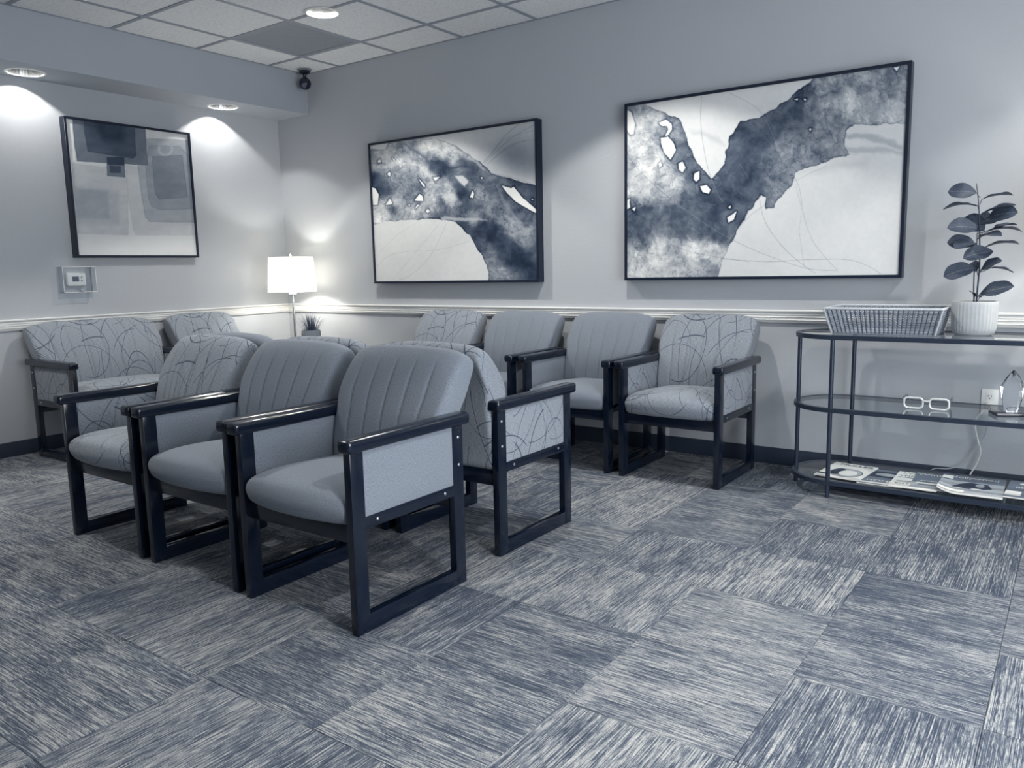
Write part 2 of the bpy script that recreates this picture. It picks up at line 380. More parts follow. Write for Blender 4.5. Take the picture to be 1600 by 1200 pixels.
# ceiling: slab, grid bars, tiles
ceil = tag(obj('ceiling', B(0, XR, YF, 0, ZTOP-0.1, ZTOP).mesh('ceiling'), 'plaster_white'), 'dropped ceiling of speckled white tiles in a metal grid', 'ceiling', kind='structure')
CL = [(1.67, -0.955), (3.50, -0.955), (5.94, -0.955), (1.67, -3.25), (5.93, -3.25), (5.93, -5.5)]
RCL = 0.095
def notch_slab(name, x0, x1, y0, y1, z0, z1, holes):
    """slab whose front or rear edge is cut by round openings, built as strips along x"""
    xs_ = {x0, x1}
    for cx, cy, r in holes:
        ye = y0 if cy-r < y0 else y1; hw = math.sqrt(max(0, r*r-(ye-cy)**2))
        for k in range(25): xs_.add(cx-hw*math.cos(PI*k/24))
    xs_ = sorted(x for x in xs_ if x0 <= x <= x1); lo, hi = [], []
    for x in xs_:
        a, b = y0, y1
        for cx, cy, r in holes:
            if abs(x-cx) < r:
                q = math.sqrt(r*r-(x-cx)**2)
                if cy-r < y0: a = max(a, cy+q)
                else: b = min(b, cy-q)
        lo.append(a); hi.append(b)
    mb = MB(); mb.rings([[(x, a, z0), (x, b, z0), (x, b, z1), (x, a, z1)] for x, a, b in zip(xs_, lo, hi)]); return mb.mesh(name)
def plate_hole(name, x0, x1, y0, y1, z0, z1, holes):
    """slab cut into bands along y, each band holding one round opening"""
    mb = MB(); hs_ = sorted(holes, key=lambda h: h[1]); N = 48
    cuts = [y0] + [(hs_[k][1]+hs_[k+1][1])/2 for k in range(len(hs_)-1)] + [y1]
    for (cx, cy, r), b0, b1 in zip(hs_, cuts[:-1], cuts[1:]):
        cor = [math.atan2(b-cy, a-cx) for a in (x0, x1) for b in (b0, b1)]
        ang = sorted([2*PI*k/N-PI for k in range(N)] + cor)
        circ = []; outr = []
        for a in ang:
            c, s = math.cos(a), math.sin(a); circ.append((cx+r*c, cy+r*s))
            tx = ((x1 if c > 0 else x0)-cx)/c if abs(c) > 1e-9 else 1e9; ty = ((b1 if s > 0 else b0)-cy)/s if abs(s) > 1e-9 else 1e9; t = min(tx, ty); outr.append((cx+t*c, cy+t*s))
        mb.rings([[(p[0], p[1], z) for p in q] for q, z in ((circ, z1), (circ, z0), (outr, z0), (outr, z1), (circ, z1))], caps=False)
    return mb.mesh(name)
HOLES = [(x, y, RCL) for x, y in CL]
xs = [D] + [GB+k*T for k in range(0, 13) if GB+k*T < XR-0.02] + [XR]
ys = [0.0] + [-GA-k*T for k in range(0, 13) if -GA-k*T > YF+0.02] + [YF]
bar = 0.012
mb = MB(); hT = T/2-0.0125; mb.box(-hT, hT, -hT, hT, 0.0, 0.016); ctile = mb.mesh('ceiling_tile', bevel=0.003, seg=1)
for i in range(len(xs)-1):
    for j in range(len(ys)-1):
        x0, x1, y1, y0 = xs[i]+bar, xs[i+1]-bar, ys[j]-bar, ys[j+1]+bar
        if i == 0: x0 = xs[0]
        if j == 0: y1 = 0.0
        if i == 1 and j == 1: continue                                       # the air grille sits here
        hit = [h for h in HOLES if h[0]+h[2] > x0 and h[0]-h[2] < x1 and h[1]+h[2] > y0 and h[1]-h[2] < y1]
        cx, cy = (x0+x1)/2, (y0+y1)/2
        if hit:
            inside = [h for h in hit if h[1]-h[2] > y0 and h[1]+h[2] < y1]
            if inside: obj('ceiling_tile', plate_hole('ceiling_tile', x0-cx, x1-cx, y0-cy, y1-cy, 0, 0.016, [(h[0]-cx, h[1]-cy, h[2]) for h in inside]), 'ceiling_tile', ceil, (cx, cy, ZC+0.004))
            else: obj('ceiling_tile', notch_slab('ceiling_tile', x0-cx, x1-cx, y0-cy, y1-cy, 0, 0.016, [(h[0]-cx, h[1]-cy, h[2]) for h in hit]), 'ceiling_tile', ceil, (cx, cy, ZC+0.004))
        elif abs(x1-x0-2*hT) < 0.002 and abs(y1-y0-2*hT) < 0.002:
            obj('ceiling_tile', ctile, 'ceiling_tile', ceil, (cx, cy, ZC+0.004))
        else:
            obj('ceiling_tile', B(x0-cx, x1-cx, y0-cy, y1-cy, 0, 0.016).mesh('ceiling_tile', 0.003, seg=1), 'ceiling_tile', ceil, (cx, cy, ZC+0.004))
for x in xs[1:-1]:
    mb = MB(); mb.box(x-bar-0.001, x+bar+0.001, YF, 0, ZC, ZC+0.005); mb.box(x-0.002, x+0.002, YF, 0, ZC+0.005, ZC+0.03)
    obj('grid_bar', mb.mesh('grid_bar'), 'grid_bar', ceil)
for y in ys[1:-1]:
    cuts = sorted([(hx-hr, hx+hr) for hx, hy, hr in HOLES if abs(hy-y) < hr+0.012]); a = D; mb = MB()
    for c0, c1 in cuts+[(XR, XR)]:
        mb.box(a, c0, y-bar-0.001, y+bar+0.001, ZC-0.0004, ZC+0.005); a = c1
    obj('grid_bar', mb.mesh('grid_bar'), 'grid_bar', ceil)
obj('edge_trim', MB().box(D, D+0.012, YF, 0, ZC-0.001, ZC+0.003).box(D, XR, -0.012, 0, ZC-0.001, ZC+0.003).mesh('edge_trim'), 'grid_bar', ceil)
# soffit: face + underside with two openings
SL = [(0.168, -2.03), (0.168, -0.635)]; RSL = 0.102
sof = tag(obj('wall_soffit', B(D-0.02, D, YF, 0, ZS, ZC+0.05).mesh('wall_soffit'), 'soffit_paint'), 'grey boxed soffit running along the left wall', 'soffit', kind='structure')
SL2 = [(0.168, -3.43), (0.168, -4.83)]
obj('soffit_underside', plate_hole('soffit_underside', 0.0, D-0.02, YF, 0.0, ZS, ZS+0.02, [(a, b, RSL) for a, b in SL+SL2]), 'soffit_paint', sof)

# downlights
def downlight(x, y, z, r, watt, label, group, flutes=28, blend=0.18, soft=0.045):
    t = tag(empty('recessed_downlight', (x, y, z)), label, 'downlight', group)
    mb = MB(); mb.lathe([(r-0.001, 0.004), (r-0.001, -0.004), (r+0.012, -0.003), (r+0.013, -0.0005), (r+0.013, 0.0)], 40, caps=False)
    obj('trim_ring', mb.mesh('trim_ring', smooth=40), 'trim_white', t)
    mb = MB(); mb.lathe([(r-0.001, 0.0), (r-0.004, 0.03), (r-0.012, 0.07), (r-0.022, 0.105), (r-0.040, 0.135)], 112, caps=False, rad=lambda a: 1-0.018*(0.5+0.5*math.cos(flutes*a)))
    me = mb.mesh('reflector', smooth=60); obj('reflector', me, 'reflector', t)
    mb = MB(); mb.lathe([(r+0.002, 0.003), (r+0.002, 0.15), (0.01, 0.15)], 32, caps=False); obj('housing', mb.mesh('housing'), 'mount_grey', t)
    mb = MB(); mb.lathe([(0.012, 0.148), (0.028, 0.14), (0.04, 0.128), (0.036, 0.116), (0.02, 0.106), (0.002, 0.103)], 24); obj('bulb', mb.mesh('bulb', smooth=60), 'bulb_glow', t)
    L = bpy.data.lights.new('downlight_beam', 'SPOT'); L.energy = watt; L.color = LIGHT_COL; L.spot_size = 2*math.atan((r-0.004)/0.072)+0.06; L.spot_blend = blend; L.shadow_soft_size = soft
    lo = bpy.data.objects.new('downlight_beam', L); COL.objects.link(lo); lo.parent = t; lo.location = (0, 0, 0.072)
    return t
CLAB = ['round recessed light in the ceiling tiles beside the air grille', 'recessed ceiling light above the gap between the two ink paintings', 'recessed ceiling light above the right end of the console table', 'recessed ceiling light above the floor left of the front row', 'recessed ceiling light above the open carpet at the right', 'recessed ceiling light behind the camera']
CPOW = [WALL_ROW_W, WALL_ROW_W, WALL_ROW_W*0.75] + [CEIL_W*0.7, CEIL_W*1.5, CEIL_W*0.6]
for k, (x, y) in enumerate(CL):
    downlight(x, y, ZC, RCL, CPOW[k], CLAB[k], 'recessed ceiling lights', soft=0.03 if k < 3 else 0.05)
for k, (x, y) in enumerate(SL+SL2):
    downlight(x, y, ZS, RSL, SOFF_W, ('recessed soffit light above the left edge of the square painting', 'recessed soffit light right of the square painting near the corner', 'recessed soffit light beyond the left edge of the picture', 'recessed soffit light at the far left end of the soffit')[k], 'recessed soffit lights', soft=0.02)

# air grille
g = tag(empty('air_grille', (GB+T/2, -GA-T/2, ZC)), 'square perforated grey air return grille set in the ceiling', 'vent')
mb = MB(); hh = T/2-bar-0.001
for a in ((-hh, hh, -hh, -hh+0.02), (-hh, hh, hh-0.02, hh), (-hh, -hh+0.02, -hh+0.02, hh-0.02), (hh-0.02, hh, -hh+0.02, hh-0.02)): mb.box(*a, -0.001, 0.012)
obj('frame', mb.mesh('frame'), 'grid_bar', g)
obj('perforated_panel', B(-hh+0.019, hh-0.019, -hh+0.019, hh-0.019, 0.002, 0.008).mesh('perforated_panel'), 'perforated_metal', g)

# ------------------------------------------------------------------ chairs
CACHE = {}
def cached(key, fn):
    if key not in CACHE: CACHE[key] = fn()
    return CACHE[key]
def sstep(a, b, x): t = np.clip((x-a)/(b-a), 0, 1); return t*t*(3-2*t)
def back_mesh(W):
    hw0, hw1 = W/2-0.031, W/2-0.012
    front = [(0.135,0.352),(0.130,0.44),(0.138,0.52),(0.156,0.60),(0.186,0.68),(0.222,0.75),(0.258,0.805),(0.288,0.838)]
    crest = [(0.315,0.856),(0.345,0.852),(0.366,0.832),(0.366,0.805)]
    rear = [(0.345,0.755),(0.318,0.69),(0.294,0.60),(0.278,0.50),(0.268,0.42),(0.262,0.352),(0.20,0.345)]
    prof = np.array(catmull(front+crest+rear, 4, True)); N = len(prof); nf = len(front)*4
    cen = np.array((0.225, 0.6))
    nseam = max(5, int(round(W/0.095))-1); nseam = 5 if W < 0.7 else 7
    seams = [(-1+2*(k+1)/(nseam+1)) for k in range(nseam)]
    ts = set(np.round(np.linspace(-0.93, 0.93, 41), 4))
    for sm in seams:
        for d in (-0.035, -0.02, -0.009, 0, 0.009, 0.02, 0.035): ts.add(round(sm+d, 4))
    for e in (0.95, 0.965, 0.98, 0.99, 1.0): ts.add(e); ts.add(-e)
    ts = sorted(ts); rings = []; uvs = []
    seg = np.linalg.norm(np.diff(np.vstack([prof, prof[:1]]), axis=0), axis=1); arc = np.concatenate([[0], np.cumsum(seg)])
    med = np.column_stack([np.interp(prof[:,1], [0.35,0.5,0.6,0.7,0.8,0.86], [0.2,0.208,0.225,0.252,0.305,0.325]), prof[:,1]])
    nxt = np.roll(prof, -1, 0)-np.roll(prof, 1, 0); nrm = np.column_stack([-nxt[:,1], nxt[:,0]]); nrm /= np.linalg.norm(nrm, axis=1)[:,None]
    # outward check: front points should point to -y
    if nrm[8,0] > 0: nrm = -nrm
    fmask = np.zeros(N); fmask[:nf] = 1
    fmask *= sstep(0.35, 0.40, prof[:,1])*(1-sstep(0.74, 0.835, prof[:,1]))
    for t in ts:
        p = prof.copy()
        at = abs(t)
        gro = sum(math.exp(-((t-sm)*hw1/0.0055)**2) for sm in seams)
        cell = (t+1)*(nseam+1)/2; pil = abs(math.sin(PI*cell))**0.6 if at < 0.97 else 0
        p += nrm*(fmask*(0.0022*pil-0.0045*gro))[:,None]
        p[:nf,0] -= 0.010*(1-t*t)*sstep(0.35, 0.45, prof[:nf,1])
        ztop = 0.855-0.012*at**2-0.024*at**7
        hi = p[:,1] > 0.60; p[hi,1] = 0.60+(p[hi,1]-0.60)*(ztop-0.60)/(0.857-0.60)
        if at > 0.93:
            s = math.sqrt(max(0, 1-((at-0.93)/0.07)**2)); s = 0.80+0.2*s
            p = med+(p-med)*np.array([s, 1])
            p[:,1] = 0.6+(p[:,1]-0.6)*(1-(1-s)*0.12)
        hw = hw0+(hw1-hw0)*sstep(0.60, 0.70, p[:,1])
        rings.append([(t*hw[i], p[i,0], p[i,1]) for i in range(N)])
        uvs.append([(t*hw1+1.3, -arc[i]) for i in range(N+1)])
    mb = MB(); mb.rings(rings, uvs=uvs); return mb.mesh('backrest', smooth=50)
def seat_mesh(W):
    hw = W/2-0.032
    pts = [(0.20,0.345),(0.0,0.345),(-0.20,0.345),(-0.262,0.347),(-0.296,0.362),(-0.312,0.390),(-0.313,0.418),(-0.298,0.445),(-0.262,0.462),(-0.20,0.471),(-0.1,0.473),(0.0,0.468),(0.1,0.461),(0.2,0.455),(0.21,0.40)]
    prof = np.array(catmull(pts, 4, True)); N = len(prof)
    seg = np.linalg.norm(np.diff(np.vstack([prof, prof[:1]]), axis=0), axis=1); arc = np.concatenate([[0], np.cumsum(seg)])
    rings = []; uvs = []
    for t in sorted(set(list(np.round(np.linspace(-0.92, 0.92, 25), 4))+[-1,-0.99,-0.975,-0.95,0.95,0.975,0.99,1])):
        p = prof.copy(); at = abs(t)
        fr = sstep(-0.15, -0.30, p[:,0]) if False else np.clip((-0.15-p[:,0])/0.16, 0, 1)
        p[:,0] += fr*0.045*at**2.2
        top = np.clip((p[:,1]-0.40)/0.07, 0, 1); p[:,1] -= top*0.028*at**3
        p[:,1] += top*0.006*(1-t*t)
        if at > 0.92:
            s = 0.86+0.14*math.sqrt(max(0, 1-((at-0.92)/0.08)**2)); p = np.array((-0.05, 0.40))+(p-np.array((-0.05, 0.40)))*np.array((0.5+0.5*s, s))
        rings.append([(t*hw, p[i,0], p[i,1]) for i in range(N)]); uvs.append([(t*hw+0.4, arc[i]+2.1) for i in range(N+1)])
    mb = MB(); mb.rings(rings, uvs=uvs); return mb.mesh('seat', smooth=50)
def panel_mesh(W, sx):
    # upholstered pad between the legs, softly domed on both faces
    ny, nz = 12, 8; mb = MB(); x0, x1 = W/2-0.031, W/2+0.001
    rings = []
    def g(t): return (1-abs(2*t-1)**6)
    outer = []; inner = []
    for j in range(nz+1):
        ro = []; ri = []
        for i in range(ny+1):
            a, b = i/ny, j/nz; d = 0.006*min(g(a), g(b))
            y = -0.214+0.428*a; z = 0.375+0.214*b
            ro.append((sx*(x1-0.004+d), y, z)); ri.append((sx*(x0+0.004-d), y, z))
        outer.append(ro); inner.append(ri)
    mb.rings(outer, closed=False, caps=False); mb.rings(inner, closed=False, caps=False)
    no = (ny+1)*(nz+1)
    loop = [j*(ny+1) for j in range(nz+1)] ; edge = list(range(ny+1)) + [j*(ny+1)+ny for j in range(1, nz+1)] + [nz*(ny+1)+i for i in range(ny-1, -1, -1)] + [j*(ny+1) for j in range(nz-1, 0, -1)]
    for k in range(len(edge)):
        a, b = edge[k], edge[(k+1) % len(edge)]; mb.f.append((a, b, no+b, no+a))
    return boxuv(mb.mesh('arm_panel', smooth=60))
def arm_mesh(W, sx):
    x0, x1 = W/2-0.036, W/2+0.021
    xa, xb = sorted((sx*x0, sx*x1)); return B(xa, xb, -0.292, 0.292, 0.589, 0.632).mesh('armrest', bevel=0.015, seg=4)
def frame_box(W, sx, y0, y1, z0, z1, nm, bv=0.003):
    xa, xb = sorted((sx*(W/2-0.030), sx*W/2)); return B(xa, xb, y0, y1, z0, z1).mesh(nm, bevel=bv)
def screw_mesh():
    mb = MB(); mb.rings([[(x, r*math.cos(2*PI*k/10), r*math.sin(2*PI*k/10)) for k in range(10)] for x, r in ((-0.002, 0.0055), (0.0015, 0.0055), (0.003, 0.003))]); return mb.mesh('screw', smooth=40)
def chair(x, y, rz, fab, label, group, W=0.568, cat='chair', nm='waiting_chair'):
    t = tag(empty(nm, (x, y, 0), rz), label, cat, group)
    fm = 'fabric_plain' if fab == 'plain' else 'fabric_arcs'
    wood = 'navy_lacquer'
    for sx in (-1, 1):
        obj('leg', cached(('fl', W, sx), lambda: frame_box(W, sx, -0.270, -0.215, 0, 0.592, 'leg')), wood, t)
        obj('leg', cached(('rl', W, sx), lambda: frame_box(W, sx, 0.215, 0.270, 0, 0.592, 'leg')), wood, t)
        obj('floor_rail', cached(('fr', W, sx), lambda: frame_box(W, sx, -0.217, 0.217, 0.001, 0.058, 'floor_rail')), wood, t)
        obj('side_rail', cached(('sr', W, sx), lambda: frame_box(W, sx, -0.217, 0.217, 0.336, 0.376, 'side_rail')), wood, t)
        obj('armrest', cached(('arm', W, sx), lambda: arm_mesh(W, sx)), wood, t)
        obj('arm_panel', cached(('pan', W, sx, fab), lambda: panel_mesh(W, sx)), fm, t)
        sc = cached(('screw',), screw_mesh)
        for yy, zz in ((0.244, 0.545), (0.244, 0.445), (-0.165, 0.357), (0.165, 0.357)):
            o = obj('screw', sc, 'steel_screw', t, (sx*W/2, yy, zz)); o.rotation_euler = (0, 0, 0 if sx > 0 else PI)
    obj('seat', cached(('seat', W, fab), lambda: seat_mesh(W)), fm, t)
    obj('backrest', cached(('back', W, fab), lambda: back_mesh(W)), fm, t)
    obj('front_apron', cached(('ap', W), lambda: B(-W/2+0.028, W/2-0.028, -0.25, -0.215, 0.292, 0.349).mesh('front_apron', 0.003)), wood, t)
    obj('rear_crossbar', cached(('rc', W), lambda: B(-W/2+0.028, W/2-0.028, 0.225, 0.26, 0.285, 0.350).mesh('rear_crossbar', 0.003)), wood, t)
    return t
G1, G2, G3, G4 = 'front row of armchairs', 'back-to-back row of armchairs', 'armchairs along the back wall', 'armchairs along the left wall'
chair(3.502, -2.576, 0, 'plain', 'plain grey armchair at the right end of the front row, nearest the viewer', G1)
chair(2.879, -2.570, 0, 'plain', 'plain grey armchair in the middle of the front row', G1)
chair(2.250, -2.570, 0, 'arcs', 'armchair with dark curved line pattern at the left end of the front row', G1)
chair(3.464, -1.774, PI, 'arcs', 'patterned armchair facing away, back to back with the nearest plain chair', G2)
chair(2.840, -1.780, PI, 'arcs', 'patterned armchair facing away behind the middle front chair, only its top showing', G2)
chair(2.215, -1.780, PI, 'plain', 'plain armchair facing away behind the left front chair, only its top showing', G2)
chair(3.837, -0.421, 0, 'arcs', 'patterned armchair against the back wall, beside the glass console table', G3)
chair(3.205, -0.418, 0, 'plain', 'plain grey armchair against the back wall beside the patterned one at the right', G3)
chair(2.556, -0.420, 0, 'plain', 'plain grey armchair against the back wall under the right edge of the middle painting', G3)
chair(1.920, -0.420, 0, 'arcs', 'patterned armchair at the corner end of the back wall row', G3)
chair(0.425, -0.935, PI/2, 'arcs', 'patterned armchair against the left wall between the wide chair and the lamp', G4)
chair(0.410, -1.735, PI/2, 'arcs', 'extra wide patterned armchair against the left wall under the square painting', G4, W=0.88, nm='wide_chair')

# ------------------------------------------------------------------ paintings
def vnoise(x, y, seed):
    r = np.random.default_rng(seed); g = r.random((64, 64))
    xi = np.floor(x).astype(int); yi = np.floor(y).astype(int); fx = x-xi; fy = y-yi
    fx = fx*fx*(3-2*fx); fy = fy*fy*(3-2*fy); a = lambda i, j: g[(yi+j) % 64, (xi+i) % 64]
    return (a(0,0)*(1-fx)+a(1,0)*fx)*(1-fy)+(a(0,1)*(1-fx)+a(1,1)*fx)*fy
def fbm(x, y, s, seed, oct=5, gain=0.55):
    v = 0; amp = 1; tot = 0
    for k in range(oct): v = v+amp*vnoise(x/s+k*17.3, y/s+k*9.1, seed+k); tot += amp; amp *= gain; s /= 2.05
    return v/tot
def poly_sd(px, py, poly):
    """signed distance, negative inside"""
    d = np.full(px.shape, 1e9); inside = np.zeros(px.shape, bool); n = len(poly)
    for i in range(n):
        ax, ay = poly[i]; bx, by = poly[(i+1) % n]; ex, ey = bx-ax, by-ay
        t = np.clip(((px-ax)*ex+(py-ay)*ey)/(ex*ex+ey*ey+1e-9), 0, 1); d = np.minimum(d, (px-ax-t*ex)**2+(py-ay-t*ey)**2)
        c = ((ay > py) != (by > py)) & (px < (bx-ax)*(py-ay)/(by-ay+1e-12)+ax); inside ^= c
    d = np.sqrt(d); return np.where(inside, -d, d)
def line_d(px, py, pts):
    pts = catmull(pts, 8); d = np.full(px.shape, 1e9)
    for (ax, ay), (bx, by) in zip(pts[:-1], pts[1:]):
        ex, ey = bx-ax, by-ay; t = np.clip(((px-ax)*ex+(py-ay)*ey)/(ex*ex+ey*ey+1e-9), 0, 1); d = np.minimum(d, (px-ax-t*ex)**2+(py-ay-t*ey)**2)
    return np.sqrt(d)
def homog(src, dst):
    A = []
    for (x, y), (u, v) in zip(src, dst): A += [[x,y,1,0,0,0,-u*x,-u*y], [0,0,0,x,y,1,-v*x,-v*y]]
    h = np.linalg.solve(np.array(A, float), np.array([c for p in dst for c in p], float)); return np.append(h, 1).reshape(3, 3)
TONE_X = np.array([0, .12, .25, .45, .6, .75, .9, 1.0])
TONE_C = np.array([(6,24,46),(28,43,65),(64,76,94),(114,122,134),(152,158,166),(192,195,198),(226,227,226),(242,241,236)])/255.0
def tone_rgb(t):
    c = np.stack([np.interp(t, TONE_X, TONE_C[:, k]) for k in range(3)], -1)
    return np.where(c <= 0.04045, c/12.92, ((c+0.055)/1.055)**2.4)
def idw(px, py, cps, p=3.0, soft=40.0):
    num = 0; den = 0
    for x, y, t in cps:
        w = 1.0/((px-x)**2+(py-y)**2+soft*soft)**(p/2); num = num+w*t; den = den+w
    return num/den
def canvas(w, h, nx, ny, corners, fn):
    """flat canvas, local x right, z up, facing -y; colours from fn(px,py) in sketch coordinates"""
    u, v = np.meshgrid(np.linspace(0, 1, nx+1), np.linspace(0, 1, ny+1))
    H = homog([(0,0),(1,0),(1,1),(0,1)], corners); q = np.stack([u, v, np.ones_like(u)], -1) @ H.T
    px, py = q[..., 0]/q[..., 2], q[..., 1]/q[..., 2]
    tone = np.clip(fn(px, py), 0, 1); rgb = tone_rgb(tone).reshape(-1, 3)
    co = np.stack([(u-0.5)*w, np.zeros_like(u), (0.5-v)*h], -1).reshape(-1, 3)
    me = bpy.data.meshes.new('canvas'); nv = co.shape[0]
    idx = np.arange(nv).reshape(ny+1, nx+1); f = np.stack([idx[:-1,:-1], idx[1:,:-1], idx[1:,1:], idx[:-1,1:]], -1).reshape(-1, 4); nf = f.shape[0]
    me.vertices.add(nv); me.vertices.foreach_set('co', co.astype(np.float32).ravel())
    me.loops.add(nf*4); me.loops.foreach_set('vertex_index', f.astype(np.int32).ravel())
    me.polygons.add(nf); me.polygons.foreach_set('loop_start', np.arange(0, nf*4, 4, dtype=np.int32))
    me.update(calc_edges=True)
    at = me.color_attributes.new('paint', 'FLOAT_COLOR', 'POINT')
    at.data.foreach_set('color', np.concatenate([rgb, np.ones((nv, 1))], 1).astype(np.float32).ravel())
    return me
def wash(px, py, W, cps, cells, lights, lines, base, wl=9, seed=3, blot=0.22, edge=0.16, soft=26):
    wx = px+wl*(fbm(px, py, 60, seed)-0.5)*4; wy = py+wl*(fbm(px, py, 60, seed+20)-0.5)*4
    tone = base+0.05*(fbm(px, py, 120, seed+5)-0.5)+0.03*(fbm(px, py, 18, seed+6, 2)-0.5)
    sd = poly_sd(wx, wy, W)
    tx = px+70*(fbm(px, py, 110, seed+40)-0.5); ty = py+70*(fbm(px, py, 110, seed+50)-0.5)
    ink = idw(tx, ty, cps, 4.6, soft)+0.03
    n1 = fbm(tx, ty, 90, seed+60, 6, 0.62); n2 = fbm(px, py, 14, seed+70, 2)
    ridge = 1-np.abs(2*fbm(tx, ty, 70, seed+90, 4)-1)
    run = np.mod(fbm(tx, ty, 150, seed+110, 5, 0.6)*7.0, 1.0)
    ink = ink-0.13*np.exp(-run*7.0)*sstep(0.18, 0.45, ink)+0.05*run*sstep(0.25, 0.5, ink)
    ink = ink+0.42*(fbm(px, py, 42, seed+120, 5, 0.65)-0.5)*sstep(0.12, 0.5, ink)
    ink = ink+blot*2.2*(n1-0.5)-0.05*np.clip((ridge-0.90)/0.10, 0, 1)*(ink > 0.3)+0.05*(n2-0.5)
    inside = np.clip(0.5-sd/3.0, 0, 1)
    ink = ink-edge*np.exp(-((sd+3)/4.0)**2)                    # pigment gathers at the rim of the wash
    tone = tone*(1-inside)+ink*inside
    for q in lights:                                            # (polygon, tone, softness, strength)
        s = poly_sd(wx, wy, q[0]); a = np.clip(0.5-s/q[2], 0, 1)*q[3]; tone = tone*(1-a)+q[1]*a
    for c in cells:
        s = poly_sd(px+(wx-px)*0.35, py+(wy-py)*0.35, c); a = np.clip(0.5-s/2.0, 0, 1)
        tone = tone-0.22*np.exp(-((s-4)/4.5)**2)
        tone = tone*(1-a)+0.93*a
    for pts, wdt, dt in lines:
        a = np.clip(1-line_d(px, py, pts)/wdt, 0, 1); tone = tone+a*np.where(tone > 0.5, -dt, dt*0.8)
    return tone
def big_painting(px, py):
    W = [(97,265),(190,258),(270,305),(365,345),(395,430),(430,520),(470,590),(515,635),(580,560),(590,480),(630,390),(670,350),(760,325),(840,285),(930,215),(1040,130),(1530,40),(1497,350),(1400,355),(1330,375),(1240,360),(1200,390),(1190,430),(1200,460),(1215,515),(1130,540),(1010,580),(950,605),(930,660),(890,700),(850,750),(835,780),(790,780),(785,720),(765,710),(730,755),(700,800),(670,860),(640,920),(600,990),(560,1070),(540,1140),(60,1150),(60,265)]
    cps = [(200,330,.6),(150,450,.66),(330,400,.42),(390,480,.34),(430,580,.3),(250,600,.72),(150,650,.68),(300,700,.6),(480,640,.33),(600,650,.24),(700,450,.22),(650,550,.22),(800,400,.25),(900,300,.27),(980,210,.3),(720,700,.2),(600,800,.22),(450,800,.24),(300,820,.28),(150,850,.28),(120,930,.36),(400,880,.3),(560,900,.24),(1000,450,.46),(900,520,.4),(870,650,.42),(820,740,.36),(1100,300,.5),(1200,250,.66),(1300,200,.55),(1400,130,.5),(1450,300,.6),(1150,480,.5),(1100,170,.46),(250,1010,.74),(450,990,.76),(150,1090,.7),(330,1080,.68),(480,1085,.5),(530,1010,.78),(1300,320,.55),(1040,250,.42),(960,330,.3)]
    cells = [[(92,290),(115,300),(135,360),(128,410),(110,415),(92,390)],[(255,355),(290,340),(318,360),(322,390),(300,420),(285,425),(303,392),(298,372),(270,370)],[(265,432),(300,425),(330,460),(342,490),(315,540),(285,510),(268,465)],[(355,560),(375,550),(388,580),(375,605),(358,590)],[(430,610),(455,598),(455,640),(440,650),(428,635)],[(458,675),(490,665),(510,690),(500,710),(470,700)],[(600,830),(645,797),(630,840),(605,852)],[(600,780),(613,768),(612,785)],[(92,740),(105,735),(107,780),(92,790)],[(250,560),(262,550),(268,570),(255,580)],[(118,790),(134,778),(130,800)],[(940,238),(960,234),(956,244)],[(985,236),(998,236),(994,246)],[(1010,385),(1022,380),(1018,395)],[(1440,75),(1470,70),(1455,95)]]
    lights = [([(1190,405),(1340,420),(1490,470),(1490,495),(1330,450),(1200,430)], .62, 14, .7),([(1200,480),(1350,470),(1490,500),(1490,520),(1350,500),(1210,510)], .64, 16, .6),([(960,610),(1130,550),(1300,540),(1300,580),(1100,600)], .74, 40, .6),([(270,445),(338,470),(336,480),(272,455)], .4, 5, .8),([(276,470),(338,492),(334,500),(280,482)], .42, 5, .8),([(420,390),(560,420),(580,470),(520,440),(430,410)], .72, 22, .6),([(1250,250),(1490,260),(1490,330),(1300,300)], .68, 70, .5)]
    lines = [([(470,225),(465,330),(475,450),(505,600),(560,730),(580,750)],2.6,.2),([(610,205),(700,250),(770,305),(830,420),(870,530),(920,600),(960,680),(985,830),(1030,950),(1100,1040),(1150,1090)],2.4,.17),([(760,740),(780,830),(830,920),(920,1020),(1040,1110)],2.6,.2),([(100,530),(200,640),(330,750),(500,870),(640,950),(800,1020),(1000,1085),(1150,1095)],2.4,.2),([(560,1035),(800,1050),(1000,1040),(1200,1040),(1300,1070),(1370,1110)],2.4,.2),([(660,560),(710,640)],2.2,.2),([(780,770),(700,830),(620,920),(580,970)],2.4,.2),([(930,650),(1010,610),(1100,570)],2.2,.15),([(940,660),(970,790),(960,900),(985,1080)],2,.13),([(140,780),(250,745),(400,745),(540,770)],2,.15),([(300,960),(450,1010),(700,1050)],2.2,.16)]
    t = wash(px, py, W, cps, cells, lights, lines, 0.84, seed=3)
    return t
